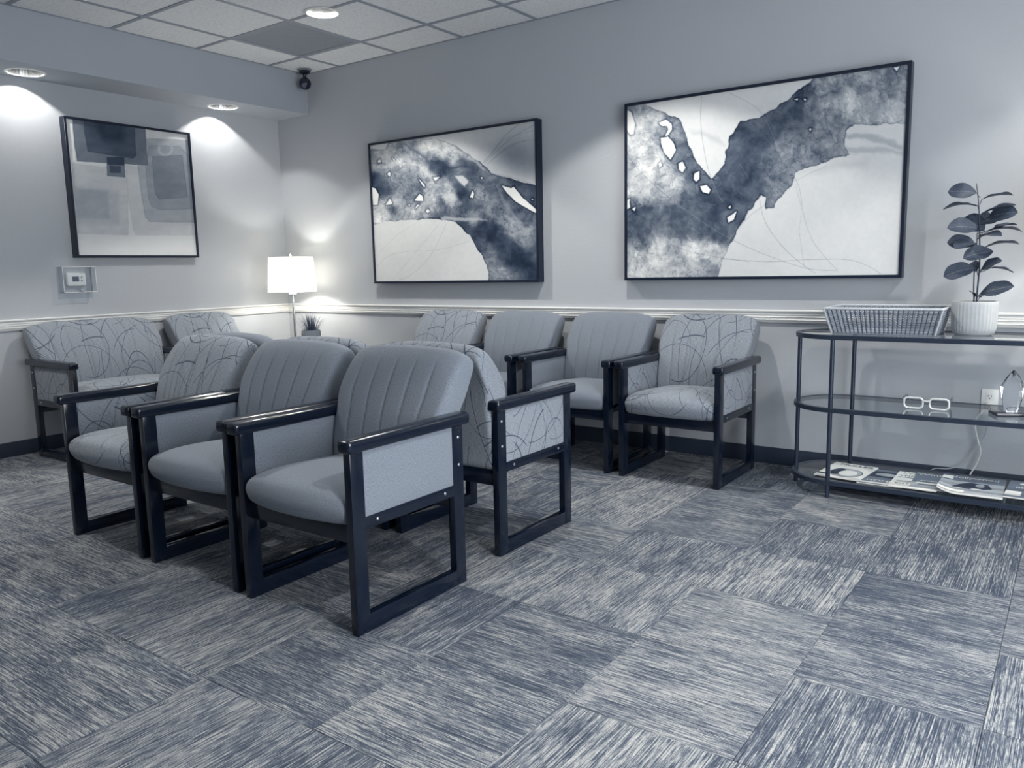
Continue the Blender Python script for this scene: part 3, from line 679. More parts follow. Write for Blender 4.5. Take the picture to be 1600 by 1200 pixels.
def mid_painting(px, py):
    W = [(40,255),(130,262),(160,255),(175,215),(275,190),(480,180),(620,250),(700,300),(760,330),(800,370),(830,405),(950,440),(1150,497),(1150,1090),(815,1090),(800,980),(770,920),(720,850),(690,790),(640,745),(600,710),(540,700),(450,685),(300,695),(60,720)]
    cps = [(100,300,.58),(200,260,.66),(150,350,.56),(100,450,.2),(150,500,.16),(250,320,.66),(300,260,.6),(340,280,.5),(430,340,.5),(470,350,.28),(530,375,.22),(600,290,.72),(540,280,.74),(480,230,.8),(420,220,.78),(650,335,.2),(710,370,.18),(620,400,.28),(400,380,.72),(300,420,.5),(250,470,.48),(350,520,.34),(430,480,.5),(520,470,.58),(560,560,.7),(640,520,.2),(700,600,.26),(680,480,.33),(800,450,.28),(850,550,.34),(900,650,.4),(760,560,.38),(200,600,.52),(150,670,.74),(300,660,.62),(420,640,.52),(520,640,.34),(600,650,.4),(800,660,.42),(700,690,.6),(1000,480,.22),(1100,540,.18),(1050,700,.34),(1000,620,.34),(1090,820,.28),(950,720,.48),(1040,800,.55),(750,740,.13),(850,780,.1),(900,850,.12),(1000,900,.14),(800,880,.3),(830,1000,.45),(900,1020,.46),(950,950,.14),(1050,1000,.12),(1100,900,.2),(660,730,.22),(770,345,.42),(690,300,.6),(620,265,.76),(900,420,.2),(1080,470,.2)]
    cells = [[(900,487),(960,500),(975,492),(1030,560),(1090,610),(1130,648),(1110,652),(1050,620),(980,580),(930,530)],[(70,490),(100,500),(120,540),(110,600),(85,600)],[(365,432),(410,480),(410,495),(395,480)],[(460,432),(500,430),(475,455)],[(345,575),(375,535),(395,550),(400,580)],[(165,600),(190,560),(208,595)],[(415,640),(430,628),(440,645),(425,655)],[(350,625),(360,600),(375,600)],[(305,605),(315,600),(318,610)],[(695,555),(710,515),(722,530),(715,560)],[(200,305),(222,325),(215,328)],[(112,330),(130,322),(132,338),(115,342)],[(172,410),(185,398),(192,412),(182,428)],[(1085,572),(1095,568),(1097,576)],[(760,432),(768,428),(774,437),(766,441)]]
    lights = [([(595,428),(650,423),(688,455),(665,490),(640,465)], .8, 8, .9),([(520,540),(590,535),(600,560),(545,580)], .8, 30, .7),([(510,675),(760,690),(810,700),(740,705),(520,700)], .72, 10, .8),([(420,330),(520,385),(700,365),(520,365)], .14, 14, .8),([(275,215),(360,270),(430,320),(520,375),(480,375),(350,280)], .3, 12, .7),([(870,490),(920,560),(960,640),(1060,770),(1090,830),(1030,780),(930,640)], .58, 20, .6),([(600,240),(690,300),(770,380),(800,395),(740,320),(680,280)], .66, 8, .7)]
    lines = [([(780,340),(850,260),(920,170),(1010,95)],2.6,.25),([(790,345),(880,250),(1000,160),(1100,105)],2.2,.2),([(800,355),(900,270),(1000,215),(1110,195)],2.2,.2),([(860,240),(950,180),(1100,140)],2,.15),([(820,405),(950,430),(1117,480)],2,.2),([(110,980),(180,920),(300,890),(500,880),(690,830)],2,.13),([(230,1070),(330,1030),(450,910),(545,720)],2.2,.15),([(210,1060),(350,900),(490,730)],2,.1),([(120,900),(250,780),(370,710)],2,.1),([(190,500),(270,470),(360,430)],2.4,.2),([(480,190),(600,240),(740,330)],2,.2)]
    base = 0.85-0.22*np.exp(-(((px-980)/170)**2+((py-300)/130)**2))-0.08*sstep(600, 800, px)*(py < 480)
    return wash(px, py, W, cps, cells, lights, lines, base, wl=7, seed=33, blot=0.26)
def square_painting(px, py):
    wx = px+7*(fbm(px, py, 50, 5)-0.5); wy = py+7*(fbm(px, py, 50, 6)-0.5)
    t = 0.80+0.06*sstep(950, 1120, py)+0.04*(fbm(px, py, 160, 8)-0.5)
    def lay(poly, tone, a=1.0, edge=0.05, soft=4, grow=0):
        nonlocal t
        s = poly_sd(wx, wy, poly)-grow; m = np.clip(0.5-s/soft, 0, 1)*a; v = tone+0.10*(fbm(px*0.6, py, 40, int(poly[0][0]) % 50, 5)-0.5)
        t = t*(1-m)+v*m; t = t-edge*a*np.exp(-((s+3)/3.5)**2)
    lay([(110,420),(360,450),(555,480),(555,985),(140,970),(100,640)], .70, .8, .03, 10)
    lay([(120,600),(380,625),(480,640),(480,900),(150,900)], .64, .7, .0, 40)
    lay([(130,620),(395,640),(400,855),(150,850)], .58, .7, .02, 30)
    lay([(535,440),(640,450),(690,870),(1060,890),(1080,985),(610,985),(590,940),(545,640)], .72, .8, .03, 8)
    lay([(635,250),(700,225),(1030,245),(1100,300),(1100,888),(720,880),(690,850),(660,690),(630,460)], .60, .85, .05, 6)
    lay([(690,440),(720,285),(960,290),(1025,350),(1080,500),(1080,780),(800,790),(740,760),(710,700)], .55, .85, .05, 6)
    lay([(745,370),(985,360),(1015,620),(1025,690),(800,705),(765,660),(750,480)], .46, .9, .06, 6)
    lay([(600,150),(1040,200),(1040,240),(760,225),(640,240)], .80, .8, .02, 10)
    d = np.abs(np.hypot(px-850, (py-310)*1.0)-52); t = t+0.10*np.clip(1-d/14, 0, 1)*(py > 290)
    lay([(105,60),(690,150),(712,440),(145,405),(120,240)], .40, .95, .06, 5)
    lay([(195,60),(605,130),(618,365),(590,385),(230,330),(205,180)], .26, .95, .04, 6)
    lay([(270,60),(520,110),(530,260),(350,240)], .16, .8, .0, 50)
    lay([(380,375),(525,372),(530,535),(385,520)], .38, .9, .06, 4)
    lay([(405,440),(495,445),(495,500),(410,495)], .24, .9, .03, 5)
    lay([(385,375),(522,375),(524,440),(387,432)], .17, .9, .02, 5)
    lay([(40,50),(106,75),(130,400),(100,420)], .90, .8, .0, 6)
    return t
def framed(name, w, h, depth, corners, fn, nx, ny, loc, rz, label, fr=0.016):
    t = tag(empty(name, loc, rz), label, 'painting')
    mb = MB()
    for a in ((-w/2, w/2, -h/2, -h/2+fr), (-w/2, w/2, h/2-fr, h/2), (-w/2, -w/2+fr, -h/2+fr, h/2-fr), (w/2-fr, w/2, -h/2+fr, h/2-fr)): mb.box(a[0], a[1], -depth, 0, a[2], a[3])
    obj('frame', mb.mesh('frame', 0.001, seg=1), 'frame_black', t)
    iw, ih = w-2*fr, h-2*fr
    o = obj('canvas', canvas(iw, ih, nx, ny, corners, fn), 'painted_canvas', t, (0, -depth+0.010, 0))
    obj('backing', B(-iw/2, iw/2, -depth+0.014, -0.004, -ih/2, ih/2).mesh('backing'), 'frame_black', t)
    return t
DEP = 0.062
framed('abstract_painting', 1.528, 1.045, DEP, [(65,235),(1113,78),(1125,1070),(108,1073)], mid_painting, 400, 270, ((1.1038+2.6314)/2, 0, (1.042+2.0873)/2), 0, 'framed ink wash painting with dark diagonal swirl, nearer the lamp')
framed('abstract_painting', 1.552, 1.042, DEP, [(97,275),(1517,60),(1460,1115),(92,1130)], big_painting, 460, 310, ((3.2601+4.8121)/2, 0, (1.0486+2.0904)/2), 0, 'framed ink wash painting with dark forked shape, above the basket')
framed('abstract_painting', 0.912, 0.917, DEP, [(52,68),(1025,205),(1093,1140),(158,1140)], square_painting, 260, 260, (0, (-1.7745-0.8621)/2, (1.2672+2.1844)/2), PI/2, 'square framed painting of overlapping grey blocks on the left wall')

# ------------------------------------------------------------------ corner table, lamp, grass pot
tb = tag(empty('end_table', (0.53, -0.355, 0)), 'dark square end table in the corner under the lamp', 'table')
obj('table_top', B(-0.27, 0.27, -0.255, 0.255, 0.52, 0.55).mesh('table_top', 0.006), 'table_wood', tb)
for sx in (-1, 1):
    for sy in (-1, 1): obj('leg', B(sx*0.25-0.025, sx*0.25+0.025, sy*0.225-0.025, sy*0.225+0.025, 0, 0.52).mesh('leg', 0.004), 'table_wood', tb)
obj('apron', MB().box(-0.24, 0.24, -0.24, -0.22, 0.46, 0.52).box(-0.24, 0.24, 0.22, 0.24, 0.46, 0.52).box(-0.262, -0.24, -0.24, 0.24, 0.46, 0.52).box(0.24, 0.262, -0.24, 0.24, 0.46, 0.52).mesh('apron', 0.002), 'table_wood', tb)
obj('lower_shelf', B(-0.25, 0.25, -0.225, 0.225, 0.16, 0.18).mesh('lower_shelf', 0.004), 'table_wood', tb)

def table_lamp(x, y, z, hs, label, watt):
    """hs: height of the shade's lower edge above the table"""
    t = tag(empty('table_lamp', (x, y, z)), label, 'lamp', 'table lamps with white drum shades')
    mb = MB(); mb.lathe([(0.002, 0), (0.085, 0), (0.088, 0.004), (0.088, 0.012), (0.08, 0.018), (0.03, 0.022), (0.014, 0.03), (0.011, 0.045)], 40); obj('base', mb.mesh('base', smooth=40), 'brushed_nickel', t)
    mb = MB(); mb.tube([(0, 0, 0.03), (0, 0, hs-0.02)], 0.0105, 16); obj('stem', mb.mesh('stem', smooth=40), 'brushed_nickel', t)
    mb = MB(); mb.lathe([(0.002, hs-0.02), (0.03, hs-0.02), (0.032, hs-0.016), (0.03, hs-0.012), (0.012, hs-0.008), (0.014, hs+0.005), (0.014, hs+0.03), (0.002, hs+0.03)], 24); obj('socket', mb.mesh('socket', smooth=40), 'brushed_nickel', t)
    sh = obj('lamp_shade', MB().lathe([(0.191, hs), (0.172, hs+0.275)], 64, caps=False).mesh('lamp_shade', smooth=60), 'shade_linen', t)
    for r, zz in ((0.191, hs), (0.172, hs+0.275)):
        mb = MB(); mb.tube([(r*math.cos(2*PI*k/64), r*math.sin(2*PI*k/64), zz) for k in range(64)], 0.0022, 6, loop=True); obj('shade_rim', mb.mesh('shade_rim', smooth=60), 'trim_white', sh)
    mb = MB()
    for k in range(3): mb.tube([(0, 0, hs+0.272), (0.171*math.cos(k*2.094), 0.171*math.sin(k*2.094), hs+0.274)], 0.0018, 6)
    obj('spider', mb.mesh('spider'), 'brushed_nickel', t)
    mb = MB(); hp = [(0.0, 0.03), (0.045, 0.06), (0.055, 0.14), (0.04, 0.22), (0.0, 0.272), (-0.04, 0.22), (-0.055, 0.14), (-0.045, 0.06)]
    mb.tube([(a, 0, hs+b) for a, b in hp], 0.0018, 6, loop=True); obj('harp', mb.mesh('harp', smooth=60), 'brushed_nickel', t)
    mb = MB(); mb.lathe([(0.001, hs+0.27), (0.005, hs+0.275), (0.004, hs+0.282), (0.010, hs+0.288), (0.011, hs+0.296), (0.006, hs+0.303), (0.001, hs+0.305)], 16); obj('finial', mb.mesh('finial', smooth=60), 'brushed_nickel', t)
    L = bpy.data.lights.new('lamp_bulb', 'POINT'); L.energy = watt; L.color = (1.0, 0.955, 0.87); L.shadow_soft_size = 0.03
    lo = bpy.data.objects.new('lamp_bulb', L); COL.objects.link(lo); lo.parent = t; lo.location = (0, 0, hs+0.10)
    return t
table_lamp(0.420, -0.290, 0.55, 0.437, 'lit white drum shade table lamp in the corner', LAMP_W)

gp = tag(empty('potted_grass', (0.665, -0.335, 0.55)), 'tuft of dark grass in a small grey pot beside the corner lamp', 'plant')
mb = MB(); mb.lathe([(0.002, 0), (0.070, 0), (0.076, 0.01), (0.0775, 0.06), (0.074, 0.13), (0.071, 0.142), (0.065, 0.142), (0.064, 0.12), (0.002, 0.12)], 40); obj('pot', mb.mesh('pot', smooth=40), 'pot_grey', gp)
mb = MB()
for k in range(150):
    a = random.random()*2*PI; r = 0.058*math.sqrt(random.random()); lean = (r/0.058)**1.6*0.115*random.uniform(0.5, 1.15); hgt = random.uniform(0.12, 0.19)*(1-0.25*(r/0.058))
    c = Vector((math.cos(a), math.sin(a), 0)); s = Vector((-math.sin(a), math.cos(a), 0)); w = random.uniform(0.0014, 0.0026); rows = []
    for q in range(5):
        f = q/4; p = c*(r+lean*f**1.7) + Vector((0, 0, 0.118+hgt*f)); ww = w*(1-0.85*f); rows.append([p-s*ww, p+s*ww])
    mb.rings(rows, closed=False, caps=False)
tag(obj('grass_blades', mb.mesh('grass_blades', smooth=60), 'grass_dark', gp), kind='stuff')

# ------------------------------------------------------------------ security camera, thermostat, outlet
sc = tag(empty('security_camera', (0.500, -0.115, ZC)), 'small black security camera hanging in the ceiling corner', 'camera')
mb = MB(); mb.lathe([(0.002, 0), (0.052, 0), (0.054, -0.004), (0.05, -0.010), (0.002, -0.010)], 28); obj('mount_plate', mb.mesh('mount_plate', smooth=40), 'mount_grey', sc)
mb = MB(); mb.lathe([(0.002, -0.010), (0.04, -0.010), (0.042, -0.022), (0.036, -0.03), (0.016, -0.036), (0.013, -0.06), (0.002, -0.06)], 28); obj('bracket', mb.mesh('bracket', smooth=40), 'black_plastic', sc)
mb = MB(); mb.lathe([(0.045*math.sin(PI*k/14)+0.0005, -0.103+0.048*math.cos(PI*k/14)) for k in range(15)], 28); hs_ = obj('housing', mb.mesh('housing', smooth=60), 'black_plastic', sc)
mb = MB(); mb.lathe([(0.001, 0.0), (0.018, 0.0), (0.02, 0.006), (0.016, 0.010), (0.001, 0.010)], 20); lo_ = obj('lens', mb.mesh('lens', smooth=40), 'lcd_grey', hs_, (0.022, -0.030, -0.122)); lo_.rotation_euler = (math.radians(125), 0, math.radians(36))

th = tag(empty('thermostat', (0, -1.775, 1.122)), 'white wall thermostat with small screen inside the clear guard', 'thermostat')
obj('body', B(0, 0.030, -0.062, 0.062, -0.044, 0.046).mesh('body', 0.012, seg=3), 'plastic_white', th)
obj('screen', B(0.0285, 0.0315, -0.030, 0.014, -0.014, 0.020).mesh('screen', 0.001, seg=1), 'lcd_grey', th)
for zz in (-0.008, 0.014):
    mb = MB(); mb.rings([[(x, 0.032+0.006*math.cos(2*PI*k/14), zz+0.006*math.sin(2*PI*k/14)) for k in range(14)] for x in (0.028, 0.032)]); obj('button', mb.mesh('button', smooth=30), 'button_grey', th)
gd = tag(empty('thermostat_guard', (0, -1.775, 1.122)), 'clear plastic lock box covering the thermostat', 'guard box')
mb = MB(); w2, h2, dp, tk = 0.108, 0.084, 0.072, 0.003
mb.box(dp-tk, dp, -w2, w2, -h2, h2); mb.box(0.002, dp-tk, -w2, -w2+tk, -h2, h2); mb.box(0.002, dp-tk, w2-tk, w2, -h2, h2); mb.box(0.002, dp-tk, -w2+tk, w2-tk, -h2, -h2+tk); mb.box(0.002, dp-tk, -w2+tk, w2-tk, h2-tk, h2)
obj('cover', mb.mesh('cover'), 'acrylic', gd)
mb = MB()
for a, b in (((dp, -w2, -h2), (dp, -w2, h2)), ((dp, w2, -h2), (dp, w2, h2)), ((dp, -w2, h2), (dp, w2, h2)), ((dp, -w2, -h2), (dp, w2, -h2))): mb.tube([a, b], 0.002, 6)
obj('polished_edge', mb.mesh('polished_edge'), 'plastic_white', gd)
obj('base_shadow_plate', MB().box(0.0005, 0.004, -w2-0.012, w2+0.006, -h2-0.045, -h2).box(0.0005, 0.004, -w2-0.012, -0.07, -h2, h2).box(0.0005, 0.004, 0.07, w2+0.006, -h2, h2).mesh('base_shadow_plate', 0.0015, seg=1), 'acrylic', gd)  # plate reaches out at lower left, shaped for the guard's shadow there
mb = MB(); mb.rings([[(x, 0.004+r*math.cos(2*PI*k/16), -h2+0.012+r*math.sin(2*PI*k/16)) for k in range(16)] for x, r in ((dp-0.01, 0.009), (dp+0.006, 0.009), (dp+0.009, 0.006))]); obj('lock', mb.mesh('lock', smooth=40), 'steel_screw', gd)

ou = tag(empty('wall_outlet', (5.222, 0, 0.447)), 'white electrical outlet on the wall behind the crystal award', 'outlet')
obj('cover_plate', B(-0.036, 0.036, -0.006, 0, -0.058, 0.058).mesh('cover_plate', 0.003), 'plastic_white', ou)
for zz in (-0.021, 0.021):
    rc = obj('receptacle', B(-0.017, 0.017, -0.008, -0.005, zz-0.014, zz+0.014).mesh('receptacle', 0.003), 'trim_white', ou)
    obj('slot', MB().box(-0.008, -0.0055, -0.0086, -0.007, zz-0.001, zz+0.008).box(0.0055, 0.008, -0.0086, -0.007, zz-0.001, zz+0.008).box(-0.0025, 0.0025, -0.0086, -0.007, zz-0.010, zz-0.005).mesh('slot'), 'ink_dark', rc)
cd = tag(empty('power_cord', (5.2, -0.03, 0.4)), 'white power cord hanging from the outlet behind the lower shelf', 'cord')
def cordmesh(pts, r): return MB().tube([(a-5.2, b+0.03, c-0.4) for a, b, c in catmull(pts, 8)], r, 8).mesh('cable', smooth=60)
obj('plug', B(0.008, 0.036, -0.010, 0.021, 0.012, 0.040).mesh('plug', 0.005), 'cord_white', cd)
obj('cable', cordmesh([(5.222, -0.035, 0.412), (5.224, -0.045, 0.36), (5.216, -0.04, 0.29), (5.193, -0.04, 0.237), (5.158, -0.04, 0.165), (5.117, -0.04, 0.118), (5.062, -0.04, 0.094), (5.0, -0.04, 0.085), (4.95, -0.045, 0.03), (4.97, -0.05, 0.006)], 0.0026), 'ink_light', cd)
obj('cable', cordmesh([(5.215, -0.035, 0.412), (5.178, -0.04, 0.37), (5.172, -0.04, 0.32), (5.187, -0.04, 0.253), (5.201, -0.04, 0.2), (5.19, -0.04, 0.143), (5.163, -0.04, 0.078), (5.15, -0.04, 0.02), (5.17, -0.045, 0.006)], 0.0034), 'cord_white', cd)

# ------------------------------------------------------------------ glass console table
CX0, CX1, CYM, CR = 4.620, 5.70, -0.311, 0.236
def track(r, n=24):
    pts = [(CX0-r*math.sin(PI*k/n), CYM-r*math.cos(PI*k/n)) for k in range(n+1)]           # left end: front -> back
    pts += [(CX1+r*math.sin(PI*k/n), CYM+r*math.cos(PI*k/n)) for k in range(n+1)]          # right end: back -> front
    return pts
con = tag(empty('console_table', (5.16, CYM, 0)), 'three tier dark metal console table with rounded ends and glass shelves', 'console table')
def rel(pts): return [(x-5.16, y-CYM) for x, y in pts]
for zt in (0.790, 0.440, 0.084):
    o_, i_, zz = rel(track(CR)), rel(track(CR-0.022)), zt
    rings = [[(a, b, z) for (a, b), z in ((p, zz-0.020), (p, zz+0.001), (q, zz+0.001), (q, zz-0.020))] for p, q in zip(o_, i_)]
    mb = MB(); mb.rings(rings, loop=True); obj('shelf_frame', mb.mesh('shelf_frame', smooth=30), 'dark_bronze', con)
    mb = MB(); mb.prism(rel(track(CR-0.0225)), zz-0.008, zz); obj('glass_shelf', mb.mesh('glass_shelf'), 'shelf_glass', con)
for lx, ly in ((CX0-CR+0.012, CYM), (CX0-0.01, CYM-CR+0.012), (CX0-0.01, CYM+CR-0.012), (CX1+0.01, CYM-CR+0.012), (CX1+0.01, CYM+CR-0.012), (CX1+CR-0.012, CYM)):
    mb = MB(); mb.tube([(lx-5.16, ly-CYM, 0.0), (lx-5.16, ly-CYM, 0.771)], 0.0105, 14); obj('leg', mb.mesh('leg', smooth=40), 'dark_bronze', con)

# ------------------------------------------------------------------ wicker basket on the top shelf
bk = tag(empty('wicker_basket', (4.80, -0.285, 0.791)), 'long shallow grey wicker basket on the console top', 'basket')
BH = 0.118
def bpt(s, h, off=0.0):
    """point on the flared basket wall: s runs round the perimeter 0..4 (front, right, back, left), h 0..1"""
    hx = 0.222+0.032*h+off; hy = 0.140+0.034*h+off; k = int(s) % 4; f = s-int(s)
    return ((-hx+2*hx*f, -hy), (hx, -hy+2*hy*f), (hx-2*hx*f, hy), (-hx, hy-2*hy*f))[k] + (0.004+BH*h,)
stakes = [(0, 24), (1, 14), (2, 24), (3, 14)]; cols = []
for side, n in stakes:
    for k in range(n): cols.append(side+(k+0.5)/n)
stk_r = 0.0022
for sidx in cols:
    mb = MB(); mb.tube([bpt(sidx, h) for h in (0.0, 0.35, 0.7, 1.0)], stk_r, 5); obj('stake', mb.mesh('stake'), 'wicker_dark', bk)
NR = 11
for r_ in range(NR):
    h = (r_+0.6)/(NR+0.2); rings = []; hgt = 0.0034
    n = len(cols); ss = []
    for i in range(n):
        a = cols[i]; b = cols[(i+1) % n] + (4 if i == n-1 else 0); ss += [(a, -1), (a+(b-a)*0.3, 0.8), (a+(b-a)*0.7, 0.8)]
    for s_, sg in ss:
        p = Vector(bpt(s_ % 4, h, 0.0034*sg)); q = Vector(bpt(s_ % 4, h, 0.0034*sg-0.0026))
        rings.append([p+Vector((0,0,-hgt*0.6)), p+Vector((0,0,-hgt)), q+Vector((0,0,-hgt)), q+Vector((0,0,hgt)), p+Vector((0,0,hgt)), p+Vector((0,0,hgt*0.6))])
    mb = MB(); mb.rings(rings, loop=True); obj('weaver', mb.mesh('weaver', smooth=60), 'wicker', bk)
mb = MB(); rp = [Vector(bpt(s_/20, 1.0)) for s_ in range(80)]
mb.tube(rp, 0.0055, 8, loop=True); obj('rim', mb.mesh('rim', smooth=60), 'wicker_rim', bk)
for k in range(4):
    mb = MB(); mb.tube([bpt(k+0.0, h, 0.002) for h in (0, 0.5, 1.0)], 0.005, 7); obj('corner_post', mb.mesh('corner_post', smooth=60), 'wicker_rim', bk)
obj('bottom', B(-0.222, 0.222, -0.14, 0.14, 0.0, 0.006).mesh('bottom', 0.001, seg=1), 'wicker', bk)

# ------------------------------------------------------------------ potted fig on the top shelf
pf = tag(empty('potted_fig', (5.160, -0.280, 0.791)), 'leafy fig plant in a ribbed pale pot on the console top', 'plant')
mb = MB(); fl = lambda a: 1+0.012*math.cos(36*a)
rings = []
for r, z, f in ((0.004, 0, 0), (0.072, 0, 0), (0.083, 0.008, 0.5), (0.090, 0.03, 1), (0.0925, 0.08, 1), (0.0935, 0.135, 1), (0.0935, 0.150, 0.2), (0.092, 0.153, 0), (0.084, 0.153, 0), (0.083, 0.135, 0), (0.004, 0.135, 0)):
    rings.append([(r*(1+0.011*f*math.cos(36*2*PI*k/144))*math.cos(2*PI*k/144), r*(1+0.011*f*math.cos(36*2*PI*k/144))*math.sin(2*PI*k/144), z) for k in range(144)])
mb.rings(rings); obj('pot', mb.mesh('pot', smooth=50), 'pot_stone', pf)
mb = MB(); mb.lathe([(0.002, 0.131), (0.084, 0.131), (0.084, 0.137), (0.05, 0.142), (0.002, 0.145)], 32); obj('soil', mb.mesh('soil', smooth=60), 'soil', pf)
O = Vector((5.160, -0.280, 0.791))
def P(*a): return Vector(a)-O
for pts, r0 in (([(5.160,-0.28,0.92),(5.152,-0.275,0.988),(5.149,-0.272,1.089),(5.153,-0.27,1.169),(5.150,-0.268,1.25)], 0.0034), ([(5.166,-0.278,0.92),(5.166,-0.275,0.988),(5.169,-0.278,1.104),(5.163,-0.275,1.219),(5.156,-0.275,1.318),(5.147,-0.275,1.402),(5.136,-0.275,1.470)], 0.004)):
    c = catmull([P(*q) for q in pts], 5); mb = MB(); mb.tube(c, [r0*(1-0.6*i/len(c)) for i in range(len(c))], 7); obj('stem', mb.mesh('stem', smooth=60), 'stem_dark', pf)
LEAVES = [((5.139,-.275,1.428),(5.027,-.295,1.439),.049,1),((5.162,-.275,1.399),(5.278,-.235,1.41),.05,0),((5.146,-.275,1.37),(5.006,-.255,1.362),.052,0),((5.161,-.275,1.333),(5.296,-.315,1.362),.05,0.25),((5.188,-.275,1.316),(5.305,-.325,1.332),.052,.9),((5.179,-.275,1.258),(5.093,-.235,1.323),.058,1),((5.152,-.275,1.269),(5.038,-.335,1.277),.056,.8),((5.147,-.275,1.199),(5.033,-.285,1.213),.05,.8),((5.196,-.275,1.257),(5.325,-.255,1.249),.05,.1),((5.214,-.26,1.270),(5.297,-.205,1.281),.045,.1),((5.154,-.275,1.224),(5.252,-.345,1.231),.045,.35),((5.183,-.275,1.183),(5.315,-.285,1.196),.05,.1),((5.218,-.275,1.167),(5.108,-.335,1.14),.052,.8),((5.153,-.275,1.094),(5.03,-.305,1.055),.056,.8),((5.171,-.275,1.078),(5.257,-.305,1.124),.05,.5),((5.213,-.275,1.093),(5.3,-.255,1.071),.04,.1),((5.177,-.275,.977),(5.309,-.315,1.013),.05,.75),((5.178,-.275,.962),(5.245,-.335,.972),.04,.4),((5.158,-.27,1.285),(5.215,-.19,1.318),.056,.7),((5.15,-.28,1.205),(5.075,-.36,1.18),.05,.4),((5.16,-.27,1.08),(5.105,-.20,1.105),.05,.6),((5.158,-.275,.965),(5.140,-.325,.99),.02,.5)]
ROOMWARD = Vector((0.10, -0.995, 0.0))
for li, (b, t_, w, face) in enumerate(LEAVES):
    b = P(*b); t_ = P(*t_); ax = t_-b; Ln = ax.length; axn = ax/Ln
    nrm = (Vector((0, 0, 1))*(1.05-face*0.75) + ROOMWARD*face*0.95); nrm = (nrm-axn*nrm.dot(axn)).normalized(); sd_ = axn.cross(nrm)
    rows = []; uvs = []; NL, NW = 14, 6; droop = random.uniform(0.05, 0.12)*Ln; ph = random.random()*6
    for i in range(NL+1):
        f = i/NL
        wv = w*(0.92*math.sin(PI*min(1, f*1.02))**0.6*(0.55+0.55*f)+0.12*math.sin(2*PI*f+0.6)*(1-f)*f*2) if 0 < f < 1 else 0.0008
        if f > 0.93: wv *= math.sqrt(max(0.0, 1-((f-0.93)/0.075)**2))*0.9+0.05
        row = []; ur = []
        for j in range(NW+1):
            g = j/NW*2-1
            p = b+axn*(Ln*f)+sd_*(g*wv) + nrm*(math.sin(PI*f)*droop*0.9+0.14*w*abs(g)**1.5*wv/max(w*0.5, 1e-6)+0.05*w*math.sin(f*11+ph+g)*abs(g))
            row.append(p); ur.append(((g+1)/2, f))
        rows.append(row); uvs.append(ur)
    mb = MB()
    bi = len(mb.v)
    for r_ in rows: mb.v += [tuple(p) for p in r_]
    off = 0.0009*nrm; nb = len(mb.v)
    for r_ in rows: mb.v += [tuple(p-off) for p in r_]
    n1 = NW+1
    for i in range(NL):
        for j in range(NW):
            q = (i*n1+j, i*n1+j+1, (i+1)*n1+j+1, (i+1)*n1+j)
            mb.uv[len(mb.f)] = (uvs[i][j], uvs[i][j+1], uvs[i+1][j+1], uvs[i+1][j]); mb.f.append(q)
            mb.uv[len(mb.f)] = (uvs[i+1][j], uvs[i+1][j+1], uvs[i][j+1], uvs[i][j]); mb.f.append(tuple(nb+k for k in reversed(q)))
    for i in range(NL):
        for j in (0, NW): a = i*n1+j; mb.f.append((a, a+n1, nb+a+n1, nb+a))
    lf = obj('leaf', mb.mesh('leaf', smooth=60), 'leaf_fig', pf)
    sx_ = 5.151-5.16 if b.z < 0.44 and b.x < 0 else (5.165-5.16 if b.z < 0.45 else 5.154-5.16)
    st0 = Vector((sx_, 0.005, b.z-0.022)); mb = MB(); mb.tube(catmull([st0, (st0+b)/2+Vector((0, 0, -0.002)), b, b+axn*0.01], 3), 0.0016, 5); obj('petiole', mb.mesh('petiole'), 'stem_dark', lf)

# ------------------------------------------------------------------ crystal award
aw = tag(empty('crystal_award', (5.332, -0.330, 0.441), math.radians(24)), 'clear pointed crystal award on a dark slab, middle shelf', 'award')
obj('base', B(-0.075, 0.075, -0.05, 0.05, 0.0, 0.014).mesh('base', 0.003), 'navy_lacquer', aw)
fo = [(-0.030, 0.0), (-0.042, 0.06), (-0.050, 0.115), (-0.028, 0.155), (0.0, 0.190), (0.026, 0.160), (0.046, 0.118), (0.044, 0.06), (0.030, 0.0)]
fi = [(-0.020, 0.0), (-0.026, 0.06), (-0.030, 0.11), (-0.016, 0.145), (0.0, 0.172), (0.015, 0.148), (0.028, 0.112), (0.027, 0.06), (0.020, 0.0)]
mb = MB(); mb.rings([[(x, -0.020, z) for x, z in fi], [(x, 0.0, z) for x, z in fo], [(x, 0.014, z) for x, z in fi]]); obj('crystal_flame', mb.mesh('crystal_flame'), 'award_crystal', aw, (0, 0, 0.0145))

